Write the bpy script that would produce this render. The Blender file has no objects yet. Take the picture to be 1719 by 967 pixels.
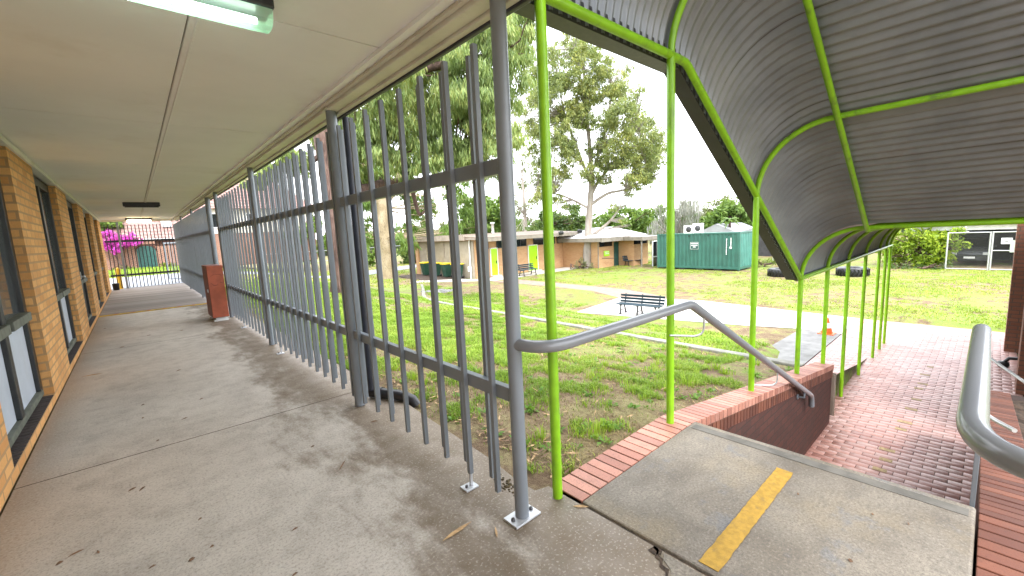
import bpy, math, random
import numpy as np
from mathutils import Vector, Matrix
random.seed(7); RNG = np.random.default_rng(11)
C = bpy.context.scene.collection
sc = bpy.context.scene
PI = math.pi
# ------------------------------------------------------------------ camera
F_PX = 711.745
CR = np.array([[0.74520689, -0.66514265, -0.04745471], [-0.12398856, -0.06828645, -0.98993121], [0.65520495, 0.7435874, -0.13335762]])
CAM = np.array([0, 0, 1.55])
cd = bpy.data.cameras.new('camera'); cam = bpy.data.objects.new('camera', cd); C.objects.link(cam)
cd.sensor_width = 36; cd.lens = F_PX / 1719 * 36; cd.clip_start = .02; cd.clip_end = 2000
m3 = Matrix([[CR[0][i], -CR[1][i], -CR[2][i]] for i in range(3)])
cam.matrix_world = Matrix.Translation(Vector(CAM)) @ m3.to_4x4()
sc.camera = cam

def at(u, v, dist):
    """point seen at photo position u,v at a horizontal distance from the camera"""
    d = CR.T @ np.array([(u - 859.5) / F_PX, (v - 483.5) / F_PX, 1.0])
    t = dist / math.hypot(d[0], d[1])
    return CAM + d * t

# ------------------------------------------------------------------ terrain
HX = [-60, 1.75, 3, 7.28, 7.36, 11.3, 12.3, 300]; HZ = [-.05, -.05, -.1, -.70, -.74, -1.52, -1.64, -1.64]
def hgt(x, y):
    x = np.asarray(x, float); y = np.asarray(y, float)
    h = np.interp(x, HX, HZ)
    b = np.interp(x, [0, 5.6, 5.9, 300], [-.3, -.3, -1.75, -1.75])       # under the stairs and the brick path
    w = np.clip((1.66 - y) / .02, 0, 1)
    h2 = np.where(x > 17, np.interp(x, HX, HZ), np.minimum(h, np.where(x < 1.6, -.3, -1.75)))
    h = h * (1 - w) + h2 * w
    # low ground beside the brick path, left of its posts
    k = np.clip((3.9 - y) / .9, 0, 1) * (y >= 1.657) * (x > 7.36)
    h = h*(1-k) + (np.interp(x, [7.36, 7.9, 9.7, 300], [-.78, -.9, -1.66, -1.66])) * k
    h = np.where((x > 7.74) & (x < 12) & (y >= 1.657) & (y < 1.92 + (x - 7.9) * .29), -1.75, h)
    return h

# ------------------------------------------------------------------ object helpers
ORG = {}
class MB:
    def __init__(s): s.v = []; s.f = []; s.s = []
    def add(s, vs, fs, smooth=False):
        n = len(s.v); s.v += [tuple(map(float, p)) for p in vs]; s.f += [tuple(i + n for i in f) for f in fs]; s.s += [smooth] * len(fs); return s
    def box(s, x0, y0, z0, x1, y1, z1):
        x0, x1 = min(x0, x1), max(x0, x1); y0, y1 = min(y0, y1), max(y0, y1); z0, z1 = min(z0, z1), max(z0, z1)
        return s.add([(x0,y0,z0),(x1,y0,z0),(x1,y1,z0),(x0,y1,z0),(x0,y0,z1),(x1,y0,z1),(x1,y1,z1),(x0,y1,z1)],
                     [(0,3,2,1),(4,5,6,7),(0,1,5,4),(1,2,6,5),(2,3,7,6),(3,0,4,7)])
    def bar(s, p, q, w, h, up=(0,0,1)):
        p = Vector(p); q = Vector(q); d = (q - p).normalized(); u = Vector(up)
        a = d.cross(u)
        if a.length < 1e-4: a = d.cross(Vector((1,0,0)))
        a.normalize(); b = a.cross(d).normalized()
        vs = [c + a * (w/2*i) + b * (h/2*j) for c in (p, q) for i, j in ((-1,-1),(1,-1),(1,1),(-1,1))]
        return s.add(vs, [(0,1,2,3),(7,6,5,4),(0,4,5,1),(1,5,6,2),(2,6,7,3),(3,7,4,0)])
    def tube(s, pts, r, n=12, caps=True):
        pts = [Vector(p) for p in pts]; k = len(pts)
        rs = r if isinstance(r, (list, tuple)) else [r] * k
        ts = [((pts[min(i+1,k-1)] - pts[max(i-1,0)])).normalized() for i in range(k)]
        a = ts[0].orthogonal().normalized(); vs = []
        for i in range(k):
            a = (a - ts[i] * a.dot(ts[i])).normalized(); b = ts[i].cross(a)
            sc_ = 1.0
            if 0 < i < k-1:
                c = (pts[i]-pts[i-1]).normalized().dot((pts[i+1]-pts[i]).normalized()); sc_ = min(1.35, 1/max(.5, math.sqrt(max(0,(1+c)/2))))
            for j in range(n):
                t = 2*PI*j/n; vs.append(pts[i] + (a*math.cos(t) + b*math.sin(t)) * rs[i] * (sc_ if sc_ > 1.05 else 1))
        fs = [(i*n+j, i*n+(j+1)%n, (i+1)*n+(j+1)%n, (i+1)*n+j) for i in range(k-1) for j in range(n)]
        s.add(vs, fs, True)
        if caps: s.add(vs[:n], [tuple(reversed(range(n)))]); s.add(vs[-n:], [tuple(range(n))])
        return s
    def prism(s, poly, d):
        """poly: 3-D outline, d: extrusion vector"""
        n = len(poly); d = Vector(d); a = [Vector(p) for p in poly]; b = [p + d for p in a]
        return s.add(a + b, [tuple(reversed(range(n))), tuple(range(n, 2*n))] + [(i, (i+1)%n, n+(i+1)%n, n+i) for i in range(n)])
    def lathe(s, prof, c=(0,0,0), n=24, axis='z', smooth=True):
        vs = []
        for r, z in prof:
            for j in range(n):
                t = 2*PI*j/n; x, y = r*math.cos(t), r*math.sin(t)
                vs.append((c[0]+x, c[1]+y, c[2]+z) if axis == 'z' else ((c[0]+x, c[1]+z, c[2]+y) if axis == 'y' else (c[0]+z, c[1]+x, c[2]+y)))
        k = len(prof)
        return s.add(vs, [(i*n+j, i*n+(j+1)%n, (i+1)*n+(j+1)%n, (i+1)*n+j) for i in range(k-1) for j in range(n)], smooth)
    def mesh(s, name, org=(0,0,0), fixn=True):
        me = bpy.data.meshes.new(name)
        me.from_pydata([(p[0]-org[0], p[1]-org[1], p[2]-org[2]) for p in s.v], [], s.f)
        me.polygons.foreach_set('use_smooth', s.s)
        if fixn:
            import bmesh
            bm = bmesh.new(); bm.from_mesh(me); bmesh.ops.recalc_face_normals(bm, faces=bm.faces); bm.to_mesh(me); bm.free()
        return me
    def build(s, name, m, parent=None, bevel=0, org=None, fixn=True):
        o_ = ORG[parent.name] if parent is not None else (org or (0,0,0))
        me = s.mesh(name, o_, fixn); me.materials.append(m)
        return link(name, me, parent, o_, bevel)
def link(name, me, parent, o_, bevel=0):
    o = bpy.data.objects.new(name, me); C.objects.link(o)
    if parent is not None: o.parent = parent
    else: o.location = o_
    ORG[o.name] = tuple(o_)
    if bevel:
        b = o.modifiers.new('bevel', 'BEVEL'); b.width = bevel; b.segments = 2; b.limit_method = 'ANGLE'; b.angle_limit = math.radians(40)
    return o
def tag(o, label=None, cat=None, group=None, kind=None):
    if label: o['label'] = label
    if cat: o['category'] = cat
    if group: o['group'] = group
    if kind: o['kind'] = kind
    return o
def thing(name, label, cat, loc, group=None):
    o = bpy.data.objects.new(name, None); C.objects.link(o); o.location = loc; o.empty_display_size = .1
    ORG[o.name] = tuple(loc)
    return tag(o, label, cat, group)
def dup(root, loc, rotz=None, label=None):
    r = root.copy(); C.objects.link(r); r.location = loc
    if rotz is not None: r.rotation_euler = (0, 0, rotz)
    if label: r['label'] = label
    for ch in root.children:
        c = ch.copy(); C.objects.link(c); c.parent = r
        for g in ch.children:
            d = g.copy(); C.objects.link(d); d.parent = c
    return r
def np_mesh(name, V, quads=None, tris=None, mats=None, midx=None, smooth=False):
    me = bpy.data.meshes.new(name)
    nq = 0 if quads is None else len(quads); nt = 0 if tris is None else len(tris)
    loops = np.concatenate([x.ravel() for x in (quads, tris) if x is not None]).astype(np.int32)
    starts = np.concatenate([np.arange(nq)*4, nq*4 + np.arange(nt)*3]).astype(np.int32)
    me.vertices.add(len(V)); me.vertices.foreach_set('co', np.ascontiguousarray(V, np.float32).ravel())
    me.loops.add(len(loops)); me.loops.foreach_set('vertex_index', loops)
    me.polygons.add(nq+nt); me.polygons.foreach_set('loop_start', starts)
    if smooth: me.polygons.foreach_set('use_smooth', np.ones(nq+nt, bool))
    for m in mats or []: me.materials.append(m)
    if midx is not None: me.polygons.foreach_set('material_index', np.asarray(midx, np.int32))
    me.update(calc_edges=True); me.validate()
    return me

# ------------------------------------------------------------------ materials
class NT:
    def __init__(s, name):
        s.m = bpy.data.materials.new(name); s.m.use_nodes = True; s.t = s.m.node_tree; s.n = s.t.nodes; s.n.clear()
        s.out = s.new('ShaderNodeOutputMaterial'); s.b = s.new('ShaderNodeBsdfPrincipled'); s.ln(s.b.outputs[0], s.out.inputs[0])
    def new(s, t, **k):
        x = s.n.new(t)
        for a, v in k.items(): setattr(x, a, v)
        return x
    def ln(s, a, b): s.t.links.new(a, b)
    def val(s, sock, v):
        if hasattr(v, 'links'): s.ln(v, sock)
        else: sock.default_value = v
    def math(s, op, a, b=0, c=0, clamp=False):
        x = s.new('ShaderNodeMath', operation=op, use_clamp=clamp)
        for i, v in enumerate((a, b, c)): s.val(x.inputs[i], v)
        return x.outputs[0]
    def co(s): 
        if not hasattr(s, '_co'): s._co = s.new('ShaderNodeNewGeometry')
        return s._co.outputs['Position']
    def obj(s): return s.new('ShaderNodeTexCoord').outputs['Object']
    def noise(s, scale, detail=4, rough=.55, vec=None, sc3=None, dist=0):
        x = s.new('ShaderNodeTexNoise'); v = vec or s.co()
        if sc3:
            mp = s.new('ShaderNodeMapping'); mp.inputs['Scale'].default_value = sc3; s.ln(v, mp.inputs[0]); v = mp.outputs[0]
        s.ln(v, x.inputs['Vector']); x.inputs['Scale'].default_value = scale; x.inputs['Detail'].default_value = detail; x.inputs['Roughness'].default_value = rough; x.inputs['Distortion'].default_value = dist
        return x.outputs['Fac']
    def ramp(s, f, stops):
        x = s.new('ShaderNodeValToRGB'); s.ln(f, x.inputs[0]); e = x.color_ramp.elements
        while len(e) > 1: e.remove(e[-1])
        for i, (p, c) in enumerate(stops):
            q = e[0] if i == 0 else e.new(p); q.position = p; q.color = (*c, 1) if len(c) == 3 else c
        return x.outputs[0]
    def mask(s, f, a, b): 
        x = s.new('ShaderNodeMapRange'); x.interpolation_type = 'SMOOTHSTEP'; s.val(x.inputs[0], f); x.inputs[1].default_value = a; x.inputs[2].default_value = b; return x.outputs[0]
    def mix(s, f, a, b, blend='MIX'):
        x = s.new('ShaderNodeMix', data_type='RGBA', blend_type=blend); s.val(x.inputs[0], f)
        for i, v in ((6, a), (7, b)):
            if hasattr(v, 'links'): s.ln(v, x.inputs[i])
            else: x.inputs[i].default_value = (*v, 1) if len(v) == 3 else v
        return x.outputs[2]
    def bump(s, h, strength=.3, dist=.01, prev=None):
        x = s.new('ShaderNodeBump'); x.inputs['Strength'].default_value = strength; x.inputs['Distance'].default_value = dist; s.ln(h, x.inputs['Height'])
        if prev: s.ln(prev, x.inputs['Normal'])
        return x.outputs[0]
    def rand(s): 
        if not hasattr(s, '_co'): s._co = s.new('ShaderNodeNewGeometry')
        return s._co.outputs['Random Per Island']
    def done(s, col=None, rough=.6, metal=0, nrm=None, spec=None):
        if col is not None: s.val(s.b.inputs['Base Color'], (*col, 1) if isinstance(col, tuple) and len(col) == 3 else col)
        s.val(s.b.inputs['Roughness'], rough); s.val(s.b.inputs['Metallic'], metal)
        if spec is not None: s.b.inputs['Specular IOR Level'].default_value = spec
        if nrm is not None: s.ln(nrm, s.b.inputs['Normal'])
        return s.m
M = {}
def paint(name, col, rough=.45, var=.12, scale=6, dirt=None, dirt_amt=.3, bump=.05, metal=0, spec=None):
    k = NT(name); n1 = k.noise(scale, 5); n2 = k.noise(scale*9, 3)
    a = tuple(min(1, c*(1+var)) for c in col); b = tuple(c*(1-var) for c in col)
    c = k.mix(k.mask(n1, .35, .65), a, b)
    if dirt: c = k.mix(k.math('MULTIPLY', k.mask(k.noise(scale*.7, 8, .7, sc3=(1,1,.35)), .52, .72), dirt_amt), c, dirt)
    r = k.math('ADD', k.math('MULTIPLY', n2, .2), rough-.1)
    M[name] = k.done(c, r, metal, k.bump(n2, bump, .004), spec)
    return M[name]
def brick(name, c1, c2, mortar, bw=.24, bh=.086, ms=.012, uv='wall', var=.5, bump=.5, rough=.85, dirt=None, offset=.5, mort_rough=True):
    k = NT(name); p = k.new('ShaderNodeSeparateXYZ'); k.ln(k.co(), p.inputs[0]); cb = k.new('ShaderNodeCombineXYZ')
    if uv == 'wall': k.ln(k.math('ADD', p.outputs[0], p.outputs[1]), cb.inputs[0]); k.ln(p.outputs[2], cb.inputs[1])
    elif uv == 'yx': k.ln(p.outputs[1], cb.inputs[0]); k.ln(p.outputs[0], cb.inputs[1])
    else: k.ln(p.outputs[0], cb.inputs[0]); k.ln(p.outputs[1], cb.inputs[1])
    nz = k.new('ShaderNodeTexNoise'); k.ln(k.co(), nz.inputs['Vector']); nz.inputs['Scale'].default_value = 14; nz.inputs['Detail'].default_value = 3
    wob = k.new('ShaderNodeVectorMath', operation='MULTIPLY_ADD'); k.ln(nz.outputs['Color'], wob.inputs[0]); wob.inputs[1].default_value = (.008,.008,0); k.ln(cb.outputs[0], wob.inputs[2])
    t = k.new('ShaderNodeTexBrick', offset=offset); k.ln(wob.outputs[0], t.inputs['Vector'])
    t.inputs['Color1'].default_value = (*c1, 1); t.inputs['Color2'].default_value = (*c2, 1); t.inputs['Mortar'].default_value = (*mortar, 1)
    t.inputs['Scale'].default_value = 1; t.inputs['Mortar Size'].default_value = ms; t.inputs['Mortar Smooth'].default_value = .25
    t.inputs['Brick Width'].default_value = bw; t.inputs['Row Height'].default_value = bh; t.inputs['Bias'].default_value = 0
    n1 = k.noise(3.1, 6, .65); n2 = k.noise(60, 4, .6)
    c = k.mix(k.math('MULTIPLY', k.mask(n2, .35, .75), var*.5), t.outputs['Color'], tuple(x*.55 for x in c2))
    c = k.mix(k.math('MULTIPLY', k.mask(n1, .45, .8), var*.6), c, tuple(x*.7 for x in c1))
    if dirt: c = k.mix(k.math('MULTIPLY', k.mask(k.noise(1.3, 7, .7), .5, .72), dirt[1]), c, dirt[0])
    h = k.math('ADD', k.math('MULTIPLY', t.outputs['Fac'], -1), k.math('MULTIPLY', n2, .35))
    M[name] = k.done(c, k.math('ADD', k.math('MULTIPLY', n2, .2), rough-.1), 0, k.bump(h, bump, .01))
    return M[name]
def leafmat(name, cols, trans=.35, rough=.5):
    k = NT(name); r = k.rand(); n = k.noise(.45, 3)
    f = k.math('ADD', k.math('MULTIPLY', r, .62), k.math('MULTIPLY', k.mask(n, .3, .7), .38))
    c = k.ramp(f, [(i/(len(cols)-1), q) for i, q in enumerate(cols)])
    k.done(c, rough, spec=.35)
    tr = k.new('ShaderNodeBsdfTranslucent'); k.ln(k.mix(.5, c, (.25,.35,.03)), tr.inputs[0])
    ms = k.new('ShaderNodeMixShader'); ms.inputs[0].default_value = trans; k.ln(k.b.outputs[0], ms.inputs[1]); k.ln(tr.outputs[0], ms.inputs[2]); k.ln(ms.outputs[0], k.out.inputs[0])
    M[name] = k.m; return k.m
def emit(name, col, st):
    k = NT(name); k.done(col, .5); k.b.inputs['Emission Color'].default_value = (*col, 1); k.b.inputs['Emission Strength'].default_value = st; M[name] = k.m; return k.m

paint('grey_steel', (.195,.219,.246), .34, .05, 4, (.13,.12,.11), .15, .02)
k = NT('rail_paint'); k.done((.2,.21,.228), .24, spec=.6); M['rail_paint'] = k.m
paint('grey_steel_worn', (.2,.2,.21), .35, .1, 20, (.35,.36,.38), .3, .06)
paint('lime_steel', (.25,.53,.012), .36, .08, 9, (.12,.2,.04), .75, .08)
paint('galvanised', (.55,.56,.57), .35, .12, 18, metal=.6)
paint('gutter_dark', (.05,.05,.058), .45, .1, 4)
paint('ceiling_paint', (.89,.87,.86), .75, .02, 1.5, (.72,.67,.61), .35, .06)
paint('cream_paint', (.68,.64,.56), .6, .06, 4, (.35,.3,.24), .4)
paint('trim_white', (.75,.74,.7), .55, .05, 4, (.45,.42,.38), .3)
paint('dark_frame', (.018,.02,.02), .4, .2, 5)
paint('green_timber', (.13,.14,.11), .65, .2, 9, (.05,.05,.04), .5, .2)
paint('pale_panel', (.5,.55,.62), .6, .05, 3, (.3,.3,.3), .2)
paint('black_plastic', (.012,.012,.014), .35, .1, 8)
paint('dark_pipe', (.028,.03,.042), .38, .15, 8)
paint('rust_red', (.36,.085,.04), .5, .15, 5, (.2,.05,.03), .5, .1)
paint('rust_red_shaded', (.2,.05,.028), .55, .2, 5, (.1,.03,.02), .5, .1)  # cabinet red darkened, the shade on its side put into the colour
paint('scratch', (.16,.04,.025), .6, .1, 8)
paint('yellow_paint', (.39,.23,.03), .75, .14, 30, (.2,.14,.05), .8, .5)
paint('yellow_strip', (.55,.36,.05), .7, .2, 10, (.25,.18,.08), .7, .3)
paint('bollard_yellow', (.75,.45,.02), .5, .08, 6)
paint('red_mark', (.45,.08,.03), .7, .2, 12)
paint('door_lime', (.36,.72,.01), .45, .05, 3)
paint('door_green', (.012,.07,.06), .5, .15, 5)
paint('far_cream', (.22,.195,.16), .7, .1, 3, (.13,.11,.085), .5)
paint('concrete_pale', (.50,.465,.43), .8, .12, 2.2, (.3,.25,.21), .4, .2)
paint('concrete_grey', (.21,.205,.195), .8, .2, 2.5, (.11,.105,.09), .6, .4)
paint('nosing_grey', (.12,.112,.098), .8, .2, 8, (.06,.055,.045), .6, .4)
paint('kerb_concrete', (.24,.235,.2), .85, .25, 6, (.09,.09,.05), .7, .5)
paint('road_grey', (.21,.22,.24), .8, .1, 1.2, (.15,.15,.15), .4, .2)
paint('path_pink', (.27,.185,.145), .85, .15, 5, (.25,.18,.13), .4, .3)
paint('soil', (.05,.032,.02), .95, .5, 20, (.12,.08,.05), .6, 1)
paint('worn_yellow', (.33,.24,.12), .7, .25, 25, (.2,.13,.09), .7, .3)
paint('joint_dark', (.035,.024,.02), .95, .3, 30)
paint('moss', (.07,.05,.02), .95, .5, 60, (.05,.06,.015), .6, .8)
paint('mortar', (.17,.13,.11), .9, .2, 25, bump=.4)
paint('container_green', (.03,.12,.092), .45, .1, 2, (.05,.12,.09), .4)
paint('container_green_lit', (.06,.2,.165), .45, .1, 2, (.05,.12,.09), .3)  # same container green lightened, daylight on the end face painted in
paint('white_paint', (.8,.8,.8), .5, .05, 5, (.5,.5,.5), .2)
paint('far_wall_cream', (.33,.285,.22), .65, .08, 3, (.2,.16,.12), .5)
paint('tan_roof', (.2,.15,.11), .7, .15, 2, (.2,.16,.12), .5)
paint('roof_grey', (.3,.31,.33), .5, .1, 2, (.2,.2,.2), .4)
paint('roof_white', (.78,.78,.8), .6, .1, 2, (.5,.5,.5), .3)
paint('bin_green', (.013,.05,.032), .5, .15, 4)
paint('bin_lid', (.75,.55,.03), .5, .08, 4)
paint('bench_slat', (.022,.045,.062), .4, .2, 6, (.08,.11,.14), .4)
paint('bench_iron', (.02,.02,.022), .5, .2, 8)
paint('cone_orange', (.85,.13,.02), .5, .08, 6)
paint('cone_white', (.8,.8,.78), .5, .05, 6)
paint('car_dark', (.07,.075,.085), .25, .03, 3)
paint('car_red', (.5,.02,.05), .25, .05, 3)
paint('car_glass', (.01,.012,.015), .08, .05, 3)
paint('trunk_grey', (.36,.32,.28), .8, .25, 2.4, (.16,.12,.1), .7, .4)
paint('dead_leaf', (.16,.09,.05), .8, .3, 40)
paint('straw_leaf', (.42,.27,.13), .75, .25, 40)
paint('plate_grey', (.55,.57,.6), .35, .06, 20, metal=.3)
paint('bolt_dark', (.05,.05,.055), .4, .1, 20)
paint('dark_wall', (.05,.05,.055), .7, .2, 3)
paint('brown_fascia', (.3,.25,.2), .7, .15, 3, (.15,.12,.1), .5)
paint('cage_sign_green', (.45,.52,.42), .6, .05, 6)
brick('brick_orange', (.80,.44,.16), (.62,.30,.095), (.46,.28,.13), var=.3, bump=.45, dirt=((.4,.2,.075), .4))
brick('brick_far', (.56,.33,.16), (.50,.26,.11), (.45,.33,.22), var=.4, bump=.3)
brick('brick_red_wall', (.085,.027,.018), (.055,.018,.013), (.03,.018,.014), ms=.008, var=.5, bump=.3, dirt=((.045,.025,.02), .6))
brick('brick_dark_pier', (.26,.11,.065), (.2,.08,.05), (.12,.08,.06), var=.5, bump=.5)
brick('brick_pink', (.30,.13,.08), (.2,.08,.05), (.33,.27,.22), var=.5, bump=.3)
brick('roof_tile', (.36,.22,.19), (.28,.16,.14), (.12,.07,.06), bw=.33, bh=.3, ms=.03, var=.3, bump=.6)
brick('sill_brick', (.065,.05,.048), (.045,.035,.034), (.03,.026,.025), bw=.09, bh=.5, ms=.008, uv='yx', var=.4, bump=.5, offset=0)

# clay paving bricks: every brick its own tint, damp sheen
def pavers():
    k = NT('pavers'); r = k.rand(); n1 = k.noise(.9, 6, .65); n2 = k.noise(45, 4, .65); n3 = k.noise(3.7, 6, .7)
    c = k.ramp(r, [(0, (.31,.145,.12)), (.35, (.37,.185,.155)), (.7, (.42,.22,.185)), (1, (.41,.25,.22))])
    c = k.mix(k.math('MULTIPLY', k.mask(n1, .36, .68), .6), c, (.50,.34,.31))
    c = k.mix(k.math('MULTIPLY', k.mask(n3, .54, .74), .4), c, (.2,.11,.095))
    c = k.mix(k.math('MULTIPLY', k.mask(n2, .5, .7), .35), c, (.15,.085,.07))
    rg = k.math('ADD', k.math('MULTIPLY', n3, .3), .3)
    M['pavers'] = k.done(c, rg, 0, k.bump(n2, .25, .004), .6)
pavers()
def floor_concrete():
    k = NT('floor_concrete'); p = k.new('ShaderNodeSeparateXYZ'); k.ln(k.co(), p.inputs[0])
    n1 = k.noise(.9, 7, .62, dist=.6); n2 = k.noise(5, 8, .7); n3 = k.noise(160, 3, .6); n4 = k.noise(2.2, 6, .7, sc3=(1, .45, 1)); n5 = k.noise(28, 5, .7)
    c = k.ramp(n1, [(.3, (.41,.37,.32)), (.5, (.52,.475,.415)), (.72, (.61,.56,.495))])
    c = k.mix(k.math('MULTIPLY', k.mask(n2, .42, .68), .42), c, (.27,.235,.2))
    c = k.mix(k.math('MULTIPLY', k.mask(n5, .48, .7), .38), c, (.56,.53,.49))
    # water and moss stain along the open edge, with a ragged border
    e = k.math('ADD', p.outputs[0], k.math('MULTIPLY', k.math('SUBTRACT', n4, .5), 2.2))
    st = k.mask(e, .72, 1.22)
    c = k.mix(k.math('MULTIPLY', st, k.math('ADD', .6, k.math('MULTIPLY', n2, .5))), c, (.13,.088,.047))
    c = k.mix(k.math('MULTIPLY', k.math('MULTIPLY', k.mask(k.noise(7, 6, .7), .56, .72), st), .5), c, (.11,.1,.045))
    # brown dirt beside the wall
    c = k.mix(k.math('MULTIPLY', k.mask(k.math('ADD', p.outputs[0], k.math('MULTIPLY', k.math('SUBTRACT', n2, .5), .5)), -.5, -.82), .6), c, (.2,.14,.09))
    c = k.mix(k.math('MULTIPLY', k.mask(n3, .52, .66), .32), c, (.17,.145,.125))
    n6 = k.noise(70, 3, .6); c = k.mix(k.math('MULTIPLY', k.mask(n6, .5, .66), .4), c, (.15,.125,.1)); c = k.mix(k.math('MULTIPLY', k.mask(n6, .44, .34), .3), c, (.62,.57,.5))
    v = k.new('ShaderNodeTexVoronoi'); k.ln(k.co(), v.inputs['Vector']); v.inputs['Scale'].default_value = 9
    spot = k.math('LESS_THAN', v.outputs['Distance'], .02)
    c = k.mix(k.math('MULTIPLY', spot, k.math('GREATER_THAN', n2, .56)), c, (.75,.72,.66))
    h = k.math('ADD', k.math('MULTIPLY', n3, .5), k.math('MULTIPLY', n5, .8))
    M['floor_concrete'] = k.done(c, k.math('ADD', k.math('MULTIPLY', n2, .45), .3), 0, k.bump(h, .35, .004), .4)
floor_concrete()
def landing_concrete():
    k = NT('landing_concrete'); n1 = k.noise(2.3, 7, .65, dist=.4); n2 = k.noise(11, 7, .7); n3 = k.noise(210, 3, .6); n4 = k.noise(1.3, 4)
    c = k.ramp(n1, [(.3, (.125,.104,.08)), (.52, (.205,.178,.143)), (.75, (.285,.25,.2))])
    c = k.mix(k.math('MULTIPLY', k.mask(n4, .5, .66), .5), c, (.28,.22,.13))
    c = k.mix(k.math('MULTIPLY', k.mask(n2, .48, .7), .55), c, (.13,.115,.095))
    c = k.mix(k.math('MULTIPLY', k.mask(k.noise(4, 5, .6), .58, .68), .5), c, (.14,.155,.18))
    c = k.mix(k.math('MULTIPLY', k.mask(n3, .5, .62), .5), c, (.085,.075,.065))
    n6 = k.noise(75, 3, .6); c = k.mix(k.math('MULTIPLY', k.mask(n6, .5, .64), .5), c, (.09,.078,.065)); c = k.mix(k.math('MULTIPLY', k.mask(n6, .44, .34), .35), c, (.35,.31,.255))
    M['landing_concrete'] = k.done(c, .75, 0, k.bump(k.math('ADD', n3, k.math('MULTIPLY', n2, .6)), .5, .005))
landing_concrete()
def deckmat():
    k = NT('deck_boards'); r = k.rand(); n = k.noise(6, 6, .7, sc3=(.3, 3, 1)); n2 = k.noise(60, 4, .7, sc3=(.08, 1, 1))
    c = k.ramp(k.math('ADD', k.math('MULTIPLY', r, .6), k.math('MULTIPLY', n, .4)), [(.1, (.19,.165,.15)), (.5, (.28,.245,.22)), (.9, (.37,.33,.3))])
    M['deck_boards'] = k.done(c, .8, 0, k.bump(n2, .3, .004))
deckmat()
def copingmat():
    k = NT('coping_brick'); r = k.rand(); n = k.noise(9, 6, .7); n2 = k.noise(150, 4, .7)
    c = k.ramp(r, [(0, (.29,.115,.08)), (.4, (.42,.185,.13)), (.75, (.53,.25,.18)), (1, (.34,.16,.12))])
    c = k.mix(k.math('MULTIPLY', k.mask(n, .45, .75), .5), c, (.22,.1,.075))
    c = k.mix(k.math('MULTIPLY', k.mask(n2, .55, .65), .7), c, (.09,.05,.04))
    M['coping_brick'] = k.done(c, .6, 0, k.bump(n2, .35, .004))
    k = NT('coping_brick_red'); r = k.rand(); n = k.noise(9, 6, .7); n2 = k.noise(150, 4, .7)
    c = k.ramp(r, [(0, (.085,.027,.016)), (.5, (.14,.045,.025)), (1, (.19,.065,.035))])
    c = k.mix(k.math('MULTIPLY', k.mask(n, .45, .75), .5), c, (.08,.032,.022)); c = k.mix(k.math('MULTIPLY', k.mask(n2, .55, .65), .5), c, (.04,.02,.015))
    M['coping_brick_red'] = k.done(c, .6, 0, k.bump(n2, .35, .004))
copingmat()
def sheetmat():
    k = NT('roof_sheet'); n = k.noise(2.2, 5, .6); n2 = k.noise(90, 3)
    c = k.mix(k.mask(n, .35, .7), (.25,.268,.29), (.185,.2,.22)); p = k.new('ShaderNodeSeparateXYZ'); k.ln(k.co(), p.inputs[0])
    lap = k.math('LESS_THAN', k.math('FRACT', k.math('MULTIPLY', p.outputs[0], 1/.762)), .012); c = k.mix(k.math('MULTIPLY', lap, .75), c, (.04,.04,.042))
    c = k.mix(k.math('MULTIPLY', k.mask(k.noise(5, 6, .7, sc3=(1.6,.12,.12)), .54, .7), .5), c, (.13,.12,.105))
    c = k.mix(k.math('MULTIPLY', k.mask(k.noise(1.2, 7, .75), .58, .72), .3), c, (.2,.14,.1))
    M['roof_sheet'] = k.done(c, .33, .15, k.bump(n2, .05, .002), .6)
sheetmat()
def groundmat():
    k = NT('lawn_soil'); n1 = k.noise(.35, 6, .65, dist=.5); n2 = k.noise(2.6, 7, .7); n3 = k.noise(24, 5, .7); n4 = k.noise(120, 3, .7)
    soil = k.ramp(k.math('ADD', k.math('MULTIPLY', n2, .6), k.math('MULTIPLY', n3, .4)), [(.3, (.08,.047,.026)), (.46, (.17,.11,.06)), (.58, (.28,.21,.115)), (.75, (.40,.33,.18))])
    gr = k.ramp(k.math('ADD', k.math('MULTIPLY', n3, .6), k.math('MULTIPLY', n4, .4)), [(.3, (.09,.16,.018)), (.52, (.19,.29,.03)), (.75, (.36,.43,.075))])
    g = k.mask(k.math('ADD', k.math('MULTIPLY', n1, .55), k.math('MULTIPLY', n2, .45)), .45, .58)
    p = k.new('ShaderNodeSeparateXYZ'); k.ln(k.co(), p.inputs[0]); fr = k.mask(k.math('ADD', p.outputs[0], k.math('MULTIPLY', n2, 3)), 5, 9)
    c = k.mix(k.math('MULTIPLY', g, k.math('ADD', .22, k.math('MULTIPLY', fr, .66))), soil, gr)
    c = k.mix(k.math('MULTIPLY', k.mask(n4, .55, .68), k.math('SUBTRACT', .55, k.math('MULTIPLY', fr, .4))), c, (.30,.2,.12))
    M['lawn_soil'] = k.done(c, .95, 0, k.bump(k.math('ADD', n3, k.math('MULTIPLY', n4, .6)), .9, .03))
groundmat()
def barkmat(name, c1, c2, c3, furrow=.8):
    k = NT(name); v = k.noise(9, 7, .7, sc3=(1, 1, .16), dist=.8); n = k.noise(1.3, 5, .6)
    c = k.ramp(v, [(.35, c1), (.52, c2), (.68, c3)])
    M[name] = k.done(k.mix(k.math('MULTIPLY', k.mask(n, .5, .7), .4), c, c1), .9, 0, k.bump(v, furrow, .06))
barkmat('bark_dark', (.045,.026,.02), (.125,.075,.06), (.22,.15,.12))
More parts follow.
